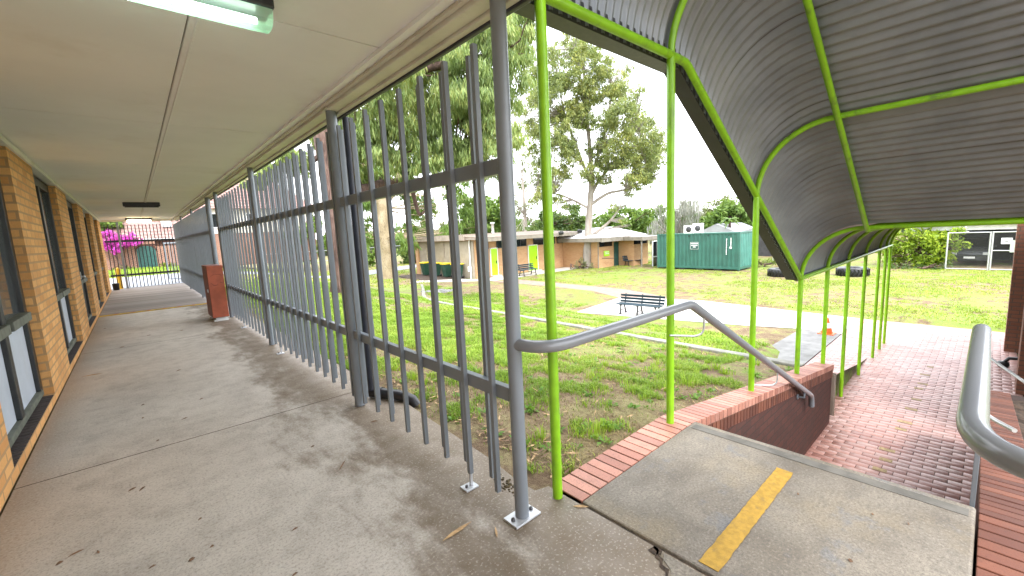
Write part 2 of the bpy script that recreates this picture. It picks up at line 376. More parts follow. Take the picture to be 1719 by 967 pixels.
def gumbark():
    k = NT('bark_gum'); n = k.noise(2.2, 5, .6, sc3=(1,1,.5)); n2 = k.noise(14, 5, .65, sc3=(1,1,.6))
    c = k.ramp(n, [(.32, (.2,.15,.085)), (.5, (.32,.255,.155)), (.68, (.38,.32,.22))])
    M['bark_gum'] = k.done(k.mix(k.math('MULTIPLY', k.mask(n2, .54, .62), .7), c, (.12,.09,.06)), .8, 0, k.bump(n2, .3, .03))
    k = NT('bark_pale'); n = k.noise(3, 5, .6, sc3=(1,1,.25)); n2 = k.noise(9, 5, .65, sc3=(1,1,.15))
    c = k.ramp(n, [(.32, (.2,.17,.145)), (.5, (.3,.265,.235)), (.7, (.38,.35,.32))])
    M['bark_pale'] = k.done(k.mix(k.math('MULTIPLY', k.mask(n2, .56, .66), .6), c, (.3,.19,.13)), .85, 0, k.bump(n2, .3, .03))
gumbark()
leafmat('leaf_euc', [(.09,.15,.05), (.2,.29,.095), (.31,.39,.13), (.47,.47,.13)])
leafmat('leaf_gum_far', [(.1,.14,.055), (.2,.25,.09), (.31,.34,.11), (.44,.41,.09)])
leafmat('leaf_dark', [(.035,.07,.025), (.075,.125,.04), (.13,.19,.055)])
leafmat('leaf_mid', [(.06,.12,.03), (.13,.22,.045), (.22,.31,.07)])
leafmat('leaf_bright', [(.11,.19,.02), (.25,.36,.025), (.5,.56,.04)])
leafmat('leaf_grey', [(.16,.17,.15), (.27,.27,.25), (.4,.38,.36)], .2)
leafmat('leaf_pale', [(.13,.16,.08), (.2,.22,.11), (.28,.29,.15)])
leafmat('bloom_magenta', [(.42,.015,.34), (.62,.04,.5), (.75,.12,.62)])
leafmat('leaf_low', [(.05,.1,.015), (.12,.2,.02), (.3,.3,.03)])
leafmat('blade', [(.10,.19,.018), (.18,.31,.024), (.28,.43,.035), (.48,.50,.11)], .3, .55)
leafmat('blade_far', [(.15,.22,.03), (.26,.36,.04), (.38,.46,.07), (.52,.5,.17)], .3, .6)
leafmat('blade_tuft', [(.14,.24,.02), (.26,.42,.03), (.38,.55,.05), (.52,.56,.12)], .4, .5)
leafmat('blade_dry', [(.10,.065,.035), (.22,.15,.08), (.33,.25,.12), (.42,.36,.14)], .15, .8)
leafmat('weed', [(.08,.19,.025), (.14,.28,.035), (.22,.37,.05)], .3, .45)
def glassmat():
    k = NT('window_glass'); n = k.noise(1.5, 3); M['window_glass'] = k.done(k.mix(k.mask(n,.4,.6), (.05,.06,.062), (.09,.1,.1)), .06, 0, None, .8)
    k = NT('chain_mesh'); p = k.new('ShaderNodeSeparateXYZ'); k.ln(k.co(), p.inputs[0])
    a = k.math('ADD', k.math('ADD', p.outputs[0], p.outputs[1]), p.outputs[2]); b = k.math('SUBTRACT', k.math('ADD', p.outputs[0], p.outputs[1]), p.outputs[2])
    def ln_(q): return k.math('LESS_THAN', k.math('FRACT', k.math('MULTIPLY', q, 1/.075)), .035)
    m = k.math('MAXIMUM', ln_(a), ln_(b)); k.done((.16,.16,.16), .5, .3)
    tr = k.new('ShaderNodeBsdfTransparent'); ms = k.new('ShaderNodeMixShader'); k.ln(m, ms.inputs[0]); k.ln(tr.outputs[0], ms.inputs[1]); k.ln(k.b.outputs[0], ms.inputs[2]); k.ln(ms.outputs[0], k.out.inputs[0])
    M['chain_mesh'] = k.m
glassmat()
emit('tube_light', (.86,1,.9), 7); emit('bulkhead_light', (1,.76,.4), 7)
k = NT('diffuser'); k.done((.62,.8,.68), .3); k.b.inputs['Transmission Weight'].default_value = .6; M['diffuser'] = k.m
EXPO = 2.05
# ================================================================== SETTING: ground
def terrain():
    def ax(a, b, s): return list(np.arange(a, b, s))
    xs = sorted(set(np.round(ax(-400,-20,40) + ax(-20,1.5,2.5) + ax(1.5,8.2,.22) + [7.28,7.36,5.6,5.9,1.6] + ax(8.2,18,.5) + ax(18,60,2.5) + ax(60,420,40), 3)))
    ys = sorted(set(np.round(ax(-200,-8,20) + ax(-8,1.4,.8) + [1.64,1.655,1.66] + ax(1.7,20,.3) + ax(20,60,2) + ax(60,460,40), 3)))
    X, Y = np.meshgrid(xs, ys, indexing='ij'); Z = hgt(X, Y)
    rough = (np.sin(X*3.1+Y*1.7)*np.sin(Y*2.3-X*1.1))*.012 * ((X > 2) & (Y > 1.9))
    V = np.stack([X, Y, Z + rough], -1).reshape(-1, 3); n, m = len(xs), len(ys)
    i = (np.arange(n-1)[:, None]*m + np.arange(m-1)[None]).ravel()
    me = np_mesh('lawn', V, quads=np.stack([i, i+m, i+m+1, i+1], 1), mats=[M['lawn_soil']], smooth=True)
    tag(link('lawn', me, None, (0,0,0)), kind='structure')
terrain()
def sheet(name, poly, m, lift=.006, step=.5, fn=None, edge=.0):
    """flat sheet over the terrain inside a convex x,y polygon"""
    import bmesh
    bm = bmesh.new(); vs = [bm.verts.new((x, y, 0)) for x, y in poly]; bm.faces.new(vs)
    xs = [p[0] for p in poly]; ys = [p[1] for p in poly]
    for a, lo, hi in ((0, min(xs), max(xs)), (1, min(ys), max(ys))):
        q = lo + step
        while q < hi:
            co = [0,0,0]; no = [0,0,0]; co[a] = q; no[a] = 1
            bmesh.ops.bisect_plane(bm, geom=bm.verts[:]+bm.edges[:]+bm.faces[:], plane_co=co, plane_no=no); q += step
    for v in bm.verts: v.co.z = (fn(v.co.x, v.co.y) if fn else float(hgt(v.co.x, v.co.y))) + lift
    bmesh.ops.recalc_face_normals(bm, faces=bm.faces)
    if sum(f.normal.z for f in bm.faces) < 0: bmesh.ops.reverse_faces(bm, faces=bm.faces)
    me = bpy.data.meshes.new(name); bm.to_mesh(me); bm.free(); me.materials.append(m)
    return tag(link(name, me, None, (0,0,0)), kind='structure')
ZP = -1.63
def brick_path():
    V = []; F = []; row = 0; x = 5.5; ym = lambda q: 1.5 if q < 7.75 else min(2.5, 1.75 + (q-8.0)*.375)
    while x < 16.4:
        y = -1.0 + (.115 if row % 2 else 0)
        while y < 2.5:
            y0, y1 = max(y, -.55), min(y+.2245, ym(x))
            if y1 - y0 > .03:
                z = ZP + random.uniform(-.0015,.0015); t = random.uniform(-.0005,.0005); u = random.uniform(-.0005,.0005); n = len(V); b = .0015
                xa, xb = x+random.uniform(-.001,.001), x+.1030
                V += [(xa,y0,z-.03),(xb,y0,z-.03),(xb,y1,z-.03),(xa,y1,z-.03),(xa,y0,z-b),(xb,y0,z-b),(xb,y1,z-b),(xa,y1,z-b),(xa+b,y0+b,z+t),(xb-b,y0+b,z+u),(xb-b,y1-b,z-t),(xa+b,y1-b,z-u)]
                F += [tuple(n+q for q in f) for f in ((0,1,5,4),(1,2,6,5),(2,3,7,6),(3,0,4,7),(4,5,9,8),(5,6,10,9),(6,7,11,10),(7,4,8,11),(8,9,10,11))]
            y += .23
        x += .108; row += 1
    me = np_mesh('brick_path', np.array(V), quads=np.array(F), mats=[M['pavers']])
    o = tag(link('brick_path', me, None, (0,0,0)), kind='structure')
    mb = MB(); mb.add([(5.5,-.55,ZP-.006),(16.42,-.55,ZP-.006),(16.42,2.5,ZP-.006),(10,2.5,ZP-.006),(8,1.75,ZP-.006),(5.5,1.5,ZP-.006)], [(0,1,2,3,4,5)]); mb.build('joint_sand', M['joint_dark'], o)
brick_path()
sheet('concrete_path', [(12.25,10.3),(13.5,5.0),(14.0,3.5),(14.0,2.51),(16.42,2.51),(17.0,7.6),(16.2,10.9)], M['concrete_pale'], fn=lambda x,y: ZP, lift=.004, step=3)
sheet('concrete_ramp', [(7.95,1.95),(9.95,2.52),(13.99,2.52),(13.99,3.45),(11.6,3.5),(9.4,3.3),(7.9,2.9)], M['concrete_grey'], fn=lambda x,y: float(np.interp(x,[7.36,7.9,9.7,300],[-.75,-.86,-1.622,-1.622])), lift=.0, step=.4); _rs = bpy.data.objects['concrete_ramp'].modifiers.new('slab', 'SOLIDIFY'); _rs.thickness = .7; _rs.offset = -1
sheet('pink_path', [(15.95,10.95),(16.9,8.6),(18.2,12.0),(18.4,15.6),(18.6,20.5),(17.0,21.5),(17.2,16),(16.9,13)], M['path_pink'], fn=lambda x,y: ZP, lift=0)
sheet('grey_path', [(13.8,26.2),(15.8,23.6),(17.4,21.4),(27.5,21.4),(27.5,23.2),(17.5,23.2),(17.0,24.6),(14.6,26.9)], M['concrete_pale'], fn=lambda x,y: ZP, lift=.002)
sheet('mulch_bed', [(15.0,26.4),(16.9,24.7),(17.55,24.2),(17.55,31.8),(15.4,31.8)], M['soil'], fn=lambda x,y: ZP, lift=.006)
sheet('driveway', [(3.5,30.5),(22,38.5),(24,42.5),(3.5,36.0)], M['road_grey'], lift=.02)
sheet('yard_path', [(-8,23.6),(3.4,23.6),(3.4,33),(-8,33)], M['road_grey'], lift=.015)

mb = MB()
for x, y in ((11.9,.66),(11.2,.67),(10.6,.67),(10.2,.68),(9.6,.69),(9.1,.70),(8.45,.70),(8.05,.71),(7.2,.735),(6.95,.74),(6.55,.75)):
    a = 5.5 + round((x-5.5)/.108)*.108; mb.box(a+.006, y-.075+random.uniform(-.03,.03), ZP+.003, a+.094, y+.06+random.uniform(-.03,.03), ZP+.0045)
tag(mb.build('paint_marks', M['worn_yellow']), kind='structure')
# ---- verandah floor, landing, stairs
mb = MB(); mb.box(-.79,-4,-.25,1.62,13.92,0); fl = tag(mb.build('verandah_floor', M['floor_concrete']), kind='structure')
mb = MB()
mb.prism([(1.62,1.55,0),(1.62,13.92,0),(1.72,13.92,-.0),(1.74,6,0),(1.73,3.5,0),(1.70,3.0,0),(1.66,2.2,0),(1.62,1.9,0)], (0,0,-.25)); mb.prism([(1.62,-4,-.001),(1.62,1.72,-.001),(1.71,1.69,-.001),(1.71,-4,-.001)], (0,0,-.25))
tag(mb.build('floor_edge', M['floor_concrete']), kind='structure')
mb = MB()
for y in (4.22, 9.1): mb.box(-.79, y-.004, .0005, 1.6, y+.004, .0012)
tag(mb.build('floor_joint', M['soil']), kind='structure')
mb = MB()
for i in range(44):
    x0 = -.79; y = 13.98 + i*.2; mb.box(x0, y, -.1, 1.5, y+.192, .012)
tag(mb.build('timber_deck', M['deck_boards'], bevel=.004), kind='structure')
mb = MB(); mb.box(-.79,13.84,.001,1.38,13.975,.016); ws = tag(mb.build('edge_strip', M['yellow_strip']), kind='structure')
mb = MB()
for i in range(7):
    x = -.55 + i*.3; mb.prism([(x,13.85,.0165),(x+.07,13.85,.0165),(x+.12,13.965,.0165),(x+.05,13.965,.0165)], (0,0,.001))
mb.build('stripe', M['red_mark'], ws)
mb = MB(); mb.prism([(1.735,-.045,0),(1.735,1.455,0),(3.13,1.455,0),(3.13,-.045,0)], (0,0,-.24)); ld = tag(mb.build('landing', M['landing_concrete'], bevel=.012), kind='structure')
mb = MB(); mb.box(1.712,-.045,-.2,1.732,1.46,-.012); mb.build('joint', M['soil'], ld)
mb = MB(); mb.box(3.0,-.02,.0005,3.075,1.42,.003); mb.build('nosing', M['nosing_grey'], ld)
mb = MB(); poly = []
for i in range(41):
    x = 1.765 + (2.84-1.765)*i/40; poly.append((x, .705 + random.uniform(-.0025,.0025), .002))
for i in range(41):
    x = 2.84 - (2.84-1.765)*i/40; poly.append((x, .795 + random.uniform(-.0025,.0025), .002))
mb.prism(poly, (0,0,.002)); mb.build('yellow_line', M['yellow_paint'], ld)
mb = MB()
mb.prism([(1.70,.93,.0015),(1.66,.91,.0015),(1.63,.86,.0015),(1.585,.83,.0015),(1.565,.77,.0015),(1.5,.6,.0015),(1.70,.55,.0015)], (0,0,.001)); tag(mb.build('floor_patch', M['landing_concrete']), kind='structure')
mb = MB()
for i in range(9): mb.box(3.12+.3*i, -.04, -1.75, 3.12+.3*(i+1)+.02, 1.45, -.163*(i+1))
tag(mb.build('stairs', M['landing_concrete'], bevel=.01), kind='structure')

# ---- brick wall beside the stairs (left), with its soldier coping
def cz(x): return -.002 if x < 3.05 else -.002 - (x-3.05)*.1485
def coping(mb, y0, y1, xs0, xs1, z=cz, w=.074, gap=.011, jit=.004):
    x = xs0
    while x < xs1:
        xa, xb = x, min(x+w, xs1); j = random.uniform(-jit, jit)*.4
        za, zb = z(xa)+j, z(xb)+j
        mb.add([(xa,y0,za-.075),(xb,y0,zb-.075),(xb,y1,zb-.075),(xa,y1,za-.075),(xa,y0,za),(xb,y0,zb),(xb,y1,zb),(xa,y1,za)],
               [(0,3,2,1),(4,5,6,7),(0,1,5,4),(1,2,6,5),(2,3,7,6),(3,0,4,7)])
        x += w + gap
wl = thing('stair_wall', 'dark red brick stair wall capped with pink bricks, lime posts standing on it', 'wall', (5.4,1.57,-1.63))
mb = MB(); coping(mb, 1.458, 1.692, 1.74, 7.75); mb.build('coping', M['coping_brick'], wl, bevel=.004)
def mort(y0, y1, x0, x1, d=-.008, t=.07):
    return MB().add([p for x in (x0, 3.05, x1) for p in ((x,y0,cz(x)+d-t),(x,y1,cz(x)+d-t),(x,y1,cz(x)+d),(x,y0,cz(x)+d))],
        [(0,1,2,3)] + [(4*i+a, 4*i+b, 4*i+4+b, 4*i+4+a) for i in range(2) for a, b in ((0,1),(1,2),(2,3),(3,0))] + [(11,10,9,8)])
mort(1.462,1.688,1.74,7.745).build('mortar_bed', M['mortar'], wl)
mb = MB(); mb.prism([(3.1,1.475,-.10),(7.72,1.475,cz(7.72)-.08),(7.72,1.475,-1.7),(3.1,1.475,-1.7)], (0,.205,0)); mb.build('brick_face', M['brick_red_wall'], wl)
mb = MB()
x = 3.1
while x < 7.7:
    z = cz(x)-.078; mb.add([(x,1.462,z-.115),(x+.066,1.462,z-.125),(x+.066,1.474,z-.125),(x,1.474,z-.115),(x,1.462,z),(x+.066,1.462,z-.01),(x+.066,1.474,z-.01),(x,1.474,z)],[(0,3,2,1),(4,5,6,7),(0,1,5,4),(1,2,6,5),(2,3,7,6),(3,0,4,7)]); x += .077
mb.build('header_course', M['coping_brick_red'], wl)
mb = MB(); mb.box(7.722,1.44,-1.5,7.75,1.70,-.86); mb.box(7.758,1.43,-1.52,7.775,1.70,-.84); mb.build('end_panel', M['brown_fascia'], wl)
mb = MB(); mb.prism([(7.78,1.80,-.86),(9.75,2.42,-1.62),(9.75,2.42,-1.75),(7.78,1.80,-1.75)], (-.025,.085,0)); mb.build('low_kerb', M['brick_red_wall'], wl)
# right wall with planter
wr = thing('planter_wall', 'red brick wall and planter edge along the right side of the stairs', 'wall', (5.4,-.17,-1.63))
mb = MB(); coping(mb, -.285, -.055, 1.74, 7.75); coping(mb, -.60,-.29,1.74,3.0)
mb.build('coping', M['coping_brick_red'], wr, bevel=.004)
mort(-.283,-.058,1.74,7.745).build('mortar_bed', M['mortar'], wr)
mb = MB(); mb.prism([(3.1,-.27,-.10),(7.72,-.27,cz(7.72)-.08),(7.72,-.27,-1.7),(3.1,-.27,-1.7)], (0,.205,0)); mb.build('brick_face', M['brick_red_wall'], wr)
mb = MB(); mb.box(7.76,-.75,-1.7,7.98,-.055,-.78); mb.build('end_kerb', M['brick_red_wall'], wr, bevel=.006)
sheet('planter_soil', [(3.0,-1.6),(7.75,-1.6),(7.75,-.288),(3.0,-.288)], M['soil'], fn=lambda x,y: cz(x)-.09+.03*math.sin(x*9+y*14), lift=0, step=.1)
mb = MB(); mb.box(1.72,-1.6,-.3,3.0,-.605,-.012); tag(mb.build('side_slab', M['landing_concrete']), kind='structure')
# retaining kerb across the bank
kb = [(7.32,1.75),(7.32,4),(7.34,6),(7.36,9.5),(7.42,11.5),(7.7,13),(8.4,14.8),(9.6,17),(11.3,20.0),(12.6,22.3),(13.7,24.4)]
mb = MB(); n = len(kb); L = []
for i, (x, y) in enumerate(kb):
    a = Vector(kb[max(i-1,0)]); b = Vector(kb[min(i+1,n-1)]); t = (b-a).normalized(); nn = Vector((t.y,-t.x)); w = .08
    p0 = Vector((x,y)) - nn*w; p1 = Vector((x,y)) + nn*w; z = float(hgt(p0.x, p0.y)) + .045
    L.append([(p0.x,p0.y,z-.3),(p1.x,p1.y,z-.3),(p1.x,p1.y,z),(p0.x,p0.y,z)])
mb.add([p for q in L for p in q], [(4*i+a,4*i+b,4*i+4+b,4*i+4+a) for i in range(n-1) for a,b in ((0,1),(1,2),(2,3),(3,0))] + [(0,1,2,3),(4*n-1,4*n-2,4*n-3,4*n-4)])
tag(mb.build('garden_kerb', M['kerb_concrete'], bevel=.015, org=(7.32,6,-.7)), 'low pale concrete garden kerb running across the grass bank and curving away', 'kerb')
# stone pitched drain at the far end of the kerb
mb = MB()
for i in range(46):
    a = random.uniform(0, 2*PI); r = math.sqrt(random.random()); x = 12.5 + 1.0*r*math.cos(a); y = 20.4 + .75*r*math.sin(a)
    s_ = random.uniform(.1,.2); z = float(hgt(x,y)); prof = [(.01, s_*.5), (s_*.6, s_*.42), (s_, s_*.1), (s_*.95, -.1)]
    mb.lathe(prof, (x, y, z), n=7, smooth=False)
tag(mb.build('stone_drain', M['concrete_grey'], org=(12.5,20.4,-1.6)), 'grey stone pitched drain mouth beside the kerb end', 'drain')

# ================================================================== SCHOOL BUILDING (left) with verandah roof
sb = thing('school_building', 'orange brick school building with dark tall windows and white verandah ceiling', 'building', (-1.2,10,0))
WY = [(-2.6,-.55),(.9,2.95),(4.4,6.45),(7.88,9.95),(11.35,13.45),(14.85,16.95),(18.4,20.45)]
mb = MB()
piers = [(-4,-2.6),(-.55,.9),(2.95,4.4),(6.45,7.88),(9.95,11.35),(13.45,14.85),(16.95,18.4),(20.45,22.2)]
for a, b in piers: mb.box(-1.06, a, .0, -.8, b, 2.6)
mb.box(-1.3,-4,.0,-1.06,22.2,.085); mb.box(-1.6,-4,.0,-1.30,22.2,2.68)
mb.build('brick_wall', M['brick_orange'], sb)
for a, b in WY:
    mb = MB(); mb.box(-1.0599, a+.001, 0, -.80, b-.001, .082); mb.build('plinth', M['brick_orange'], sb)
mb = MB(); mb.box(-.86,-4,2.602,-.775,22.2,2.66)
mb.build('wall_trim', M['trim_white'], sb)
for i, (a, b) in enumerate(WY):
    f = MB(); x0, x1 = -.955, -.875
    door = i == 4
    f.box(x0,a+.002,.16,x1,a+.12,2.6); f.box(x0,b-.12,.16,x1,b-.002,2.6); f.box(x0,a+.12,2.48,x1,b-.12,2.6); m_ = (a+b)/2
    f.box(x0,m_-.06,.16,x1,m_+.06,2.48)
    fr = f.build('window_frame' if not door else 'door_frame', M['dark_frame'], sb, bevel=.006)
    t = MB(); t.box(-.97,a+.12,.9,-.835,m_-.062,.98); t.box(-.97,m_+.062,.9,-.835,b-.12,.98); t.build('transom', M['green_timber'], fr, bevel=.006)
    t = MB(); t.box(-.97,a+.004,.1,-.872,b-.004,.159); t.build('bottom_rail', M['green_timber'], fr, bevel=.006)
    t = MB(); t.box(-.935,a+.12,.98,-.915,m_-.06,2.48); t.box(-.935,m_+.06,.98,-.915,b-.12,2.48); t.build('glass', M['window_glass'], fr)
    t = MB(); t.box(-.935,a+.12,.16,-.91,m_-.06,.9); t.box(-.935,m_+.06,.16,-.91,b-.12,.9); t.build('lower_panel', M['pale_panel'] if not door else M['dark_frame'], fr)
    if door:
        t = MB(); t.lathe([(.001,.07),(.03,.065),(.035,.05),(.02,.03),(.03,.0)], (-.875,m_+.14,1.03), 14, 'x'); t.box(-.875,m_+.11,.93,-.867,m_+.17,1.13); t.build('door_handle', M['galvanised'], fr)
    t = MB(); y = a+.004
    while y < b-.08:
        t.prism([(-1.0,y,.092),(-.802,y,.084),(-.802,y,.02),(-1.0,y,.02)], (0,.076,0)); y += .0835
    t.build('sill', M['sill_brick'], fr, bevel=.003)
t = MB()
t.lathe([(.001,0),(.06,.02),(.08,.1),(.055,.16),(.03,.2),(.001,.21)], (-1.0,5.86,.985), 12); t.build('vase', M['window_glass'], sb)
# ceiling of separate boards
mb = MB(); ys = [-3.7,-1.05,0.0]; ys = [-2.65+2.6*i for i in range(11)]
def boards(x0, x1, off):
    cuts = [-1.2] + [q+off for q in ys if -1.0 < q+off < 22.3] + [22.35]
    for a, b in zip(cuts[:-1], cuts[1:]): mb.box(x0, a+.006, 2.68, x1, b-.006, 2.699)
boards(-1.3, .345, 0); boards(.352, 1.36, -.02)
mb.build('ceiling_board', M['ceiling_paint'], sb)
mb = MB(); mb.box(.354,-1.2,2.674,.385,22.35,2.6795); mb.box(1.255,-1.2,2.655,1.29,22.35,2.6795); mb.build('ceiling_batten', M['ceiling_paint'], sb, bevel=.006)
mb = MB(); mb.box(-1.6,-1.3,2.701,1.46,22.6,2.98); mb.build('roof', M['soil'], sb)
mb = MB(); mb.box(1.362,-1.25,2.632,1.455,22.5,2.70); mb.box(1.33,-1.25,2.655,1.361,22.5,2.6795); mb.box(1.456,-1.25,2.615,1.50,22.5,2.98); mb.build('fascia', M['cream_paint'], sb, bevel=.008)
mb = MB(); mb.box(1.501,-1.25,2.603,1.53,22.5,2.98); mb.build('gutter', M['gutter_dark'], sb, bevel=.006)
mb = MB(); mb.box(-1.3,22.36,2.62,1.36,22.5,2.70); mb.build('end_fascia', M['cream_paint'], sb)
# lights
fb = thing('fluorescent_light', 'lit greenish fluorescent batten light with clear cover on the ceiling, nearest the camera', 'light', (.3,2.35,2.68))
mb = MB(); mb.box(-.62,2.28,2.62,.63,2.44,2.6795); mb.build('housing', M['dark_pipe'], fb, bevel=.01)
mb = MB(); mb.tube([(-.57,2.38,2.59),(.57,2.38,2.59)], .014, 10); mb.build('tube', M['tube_light'], fb)
mb = MB()
prof = [(2.285,2.618),(2.29,2.575),(2.315,2.553),(2.36,2.548),(2.405,2.553),(2.43,2.575),(2.435,2.618)]
mb.add([(x, y, z) for x in (-.61,.62) for y, z in prof], [(i, i+1, i+8, i+7) for i in range(6)] + [tuple(range(7)), tuple(range(13,6,-1))])
k = NT('clear_cover'); k.done((.55,.8,.64), .25); tr = k.new('ShaderNodeBsdfTransparent'); tr.inputs[0].default_value = (.85,1,.9,1); ms = k.new('ShaderNodeMixShader'); ms.inputs[0].default_value = .55
k.ln(tr.outputs[0], ms.inputs[1]); k.ln(k.b.outputs[0], ms.inputs[2]); k.ln(ms.outputs[0], k.out.inputs[0]); M['clear_cover'] = k.m
mb.build('cover', M['clear_cover'], fb)
db = thing('unlit_batten', 'unlit dark grey batten light across the middle of the ceiling', 'light', (.3,14.0,2.68))
mb = MB(); mb.box(-.05,13.93,2.58,.65,14.1,2.6795); mb.build('housing', M['dark_pipe'], db, bevel=.015); mb = MB(); mb.box(-.02,13.95,2.56,.62,14.08,2.5795); mb.build('cover', M['dark_frame'], db, bevel=.005)
bl = thing('bulkhead_light', 'lit warm bulkhead light at the far end of the ceiling', 'light', (.35,21.0,2.68))
mb = MB(); mb.box(-.08,20.9,2.60,.68,21.15,2.6795); mb.build('housing', M['dark_pipe'], bl, bevel=.02)
mb = MB(); mb.box(-.04,20.885,2.52,.64,21.12,2.5995); mb.build('diffuser', M['bulkhead_light'], bl, bevel=.03)
mb = MB(); mb.tube([(.385,2.6,2.672),(.385,20.9,2.672)], .006, 6); tag(mb.build('ceiling_conduit', M['ceiling_paint'], org=(.385,12,2.672)), 'thin white conduit running along the ceiling seam', 'conduit')

# ================================================================== FENCE
STEEL = M['grey_steel']
PY = [1.6, 3.82, 7.19, 10.72]
FX = 1.405
def post(y, label, plate=True, r=.038, x=FX, top=2.63):
    t = thing('steel_post', label, 'post', (x,y,0), 'grey round posts under the verandah edge')
    mb = MB(); mb.tube([(x,y,.006),(x,y,top)], r, 20); mb.build('pole', STEEL, t)
    if plate:
        mb = MB(); mb.box(x-.09,y-.055,.001,x+.09,y+.055,.012)
        mb.build('base_plate', M['plate_grey'], t, bevel=.002)
        for s_ in (-1,1):
            mb = MB(); mb.lathe([(.0005,.016),(.009,.014),(.012,.004),(.012,0)], (x+.066*s_,y,.0125), 8); mb.build('bolt', M['bolt_dark'], t)
    mb = MB(); mb.box(x-.06,y-.06,top+.001,x+.045,y+.06,top+.012); mb.build('cap_plate', M['cream_paint'], t)
    return t
post(PY[0], 'grey round steel post nearest the camera, bolted on a square plate, carrying the handrail end')
post(PY[1], 'thick grey round post just left of the black downpipe', False, .044)
post(PY[2], 'grey round post in the middle of the long fence', False)
post(PY[3], 'grey round post behind the rust red cabinet', False)
post(11.95, 'pale grey post on the far side of the opening beside the cabinet', False, .05)
PW, Z0, Z1 = .027, .09, 2.47
def picket_mesh(side, z0=Z0):
    mb = MB(); mb.box(-PW/2, -PW/2, z0, PW/2, PW/2, Z1); me = mb.mesh('picket'); me.materials.append(STEEL); return me
PM = picket_mesh(0)
def bay(y0, y1, first, label, plates=()):
    yc = (y0+y1)/2
    t = thing('picket_fence', label, 'fence', (FX,yc,0), 'grey steel picket fence bays along the verandah')
    for z0, z1 in ((.65,.726),(1.832,1.908)):
        mb = MB(); mb.box(FX-.014, y0+.03, z0, FX+.026, y1-.03, z1); mb.build('rail', STEEL, t, bevel=.003)
    for x, off in ((FX-.014-PW/2-.0005, 0), (FX+.026+PW/2+.0005, .132)):
        y = first + off
        while y < y1 - .045:
            if y > y0 + .05:
                o = bpy.data.objects.new('picket', PM); C.objects.link(o); o.parent = t; o.location = (x-FX, y-yc, 0); ORG[o.name] = (0,0,0)
            y += .264
    for y in plates:
        x = FX-.0283
        mb = MB(); mb.box(x-.008, y-.008, .012, x+.008, y+.008, .0895); mb.box(x-.06,y-.036,.001,x+.03,y+.036,.011); mb.build('foot_plate', M['plate_grey'], t, bevel=.001)
        mb = MB(); mb.lathe([(.0005,.014),(.008,.012),(.01,0)], (x-.035,y,.0113), 8); mb.build('bolt', M['bolt_dark'], t)
    return t
bay(PY[0], PY[1], 1.765, 'nearest fence bay of grey square pickets, beside the lime posts', (2.029,))
bay(PY[1], PY[2], 3.877, 'second fence bay of grey pickets, in front of the dark rough tree trunk', (6.516,))
bay(PY[2], PY[3], 7.30, 'third fence bay of grey pickets, running up to the rust red cabinet', (9.15,))
bay(11.95, 15.6, 12.1, 'grey picket bay just beyond the opening past the red cabinet')
bay(15.6, 19.2, 15.7, 'grey picket bay at the middle of the timber deck')
bay(19.2, 22.8, 19.3, 'grey picket bay at the far end of the deck by the gate')
for y, lb in ((15.6,'slim post at the join of the deck fence bays, nearer one'), (19.2,'slim post at the join of the deck fence bays, farther one')):
    post(y, lb, False, .03)
# downpipe and drain elbow
dp = thing('downpipe', 'black downpipe behind the fence with a bent drain elbow lying on the slab', 'downpipe', (1.56,3.92,0))
mb = MB(); mb.tube([(1.56,3.9,2.62),(1.56,3.9,.2),(1.56,3.9,.09)], .033, 16); mb.build('pipe', M['dark_pipe'], dp)
mb = MB(); pts = [(1.56,3.95,.055),(1.60,3.88,.055),(1.66,3.76,.055),(1.71,3.66,.054),(1.75,3.59,.045),(1.79,3.53,.015),(1.81,3.50,-.04)]
mb.tube(pts, .05, 16); mb.tube([(1.615,3.85,.055),(1.63,3.82,.055)], .056, 16); mb.build('elbow', M['black_plastic'], dp)
mb = MB(); mb.box(1.44,3.893,1.1,1.523,3.907,1.125); mb.box(1.44,3.893,2.2,1.523,3.907,2.225); mb.build('clip', M['grey_steel'], dp)
dp2 = thing('downpipe', 'black downpipe beside the pale post at the far side of the opening', 'downpipe', (1.55,11.5,0))
mb = MB(); mb.tube([(1.55,11.62,2.6),(1.55,11.62,-.04)], .04, 14); mb.build('pipe', M['dark_pipe'], dp2)
# cracked corner and moss at the slab edge
mb = MB(); P = [(1.705,.985),(1.69,.955),(1.655,.945),(1.65,.915),(1.615,.90),(1.61,.865),(1.575,.85),(1.56,.80)]
L_ = [(x+.010+.008*random.random(), y, .0016) for x, y in P]; R_ = [(x-.006, y+.004, .0016) for x, y in reversed(P)]
mb.prism(L_ + R_, (0,0,.0008)); mb.prism([(1.665,.995,.0016),(1.71,.985,.0016),(1.71,.945,.0016),(1.68,.935,.0016),(1.66,.96,.0016)], (0,0,.0008)); tag(mb.build('floor_crack', M['soil']), kind='structure')
mb = MB()
for i in range(34):
    x = random.gauss(1.55,.045); y = random.gauss(1.88,.05); r = random.uniform(.004,.016)
    mb.lathe([(.0005,r*.55),(r*.7,r*.4),(r,0)], (x,y,.0005), 6, smooth=False)
tag(mb.build('moss', M['moss'], org=(1.55,1.88,0)), 'brown moss and dirt lumps beside the foot plate', 'moss', kind='stuff')
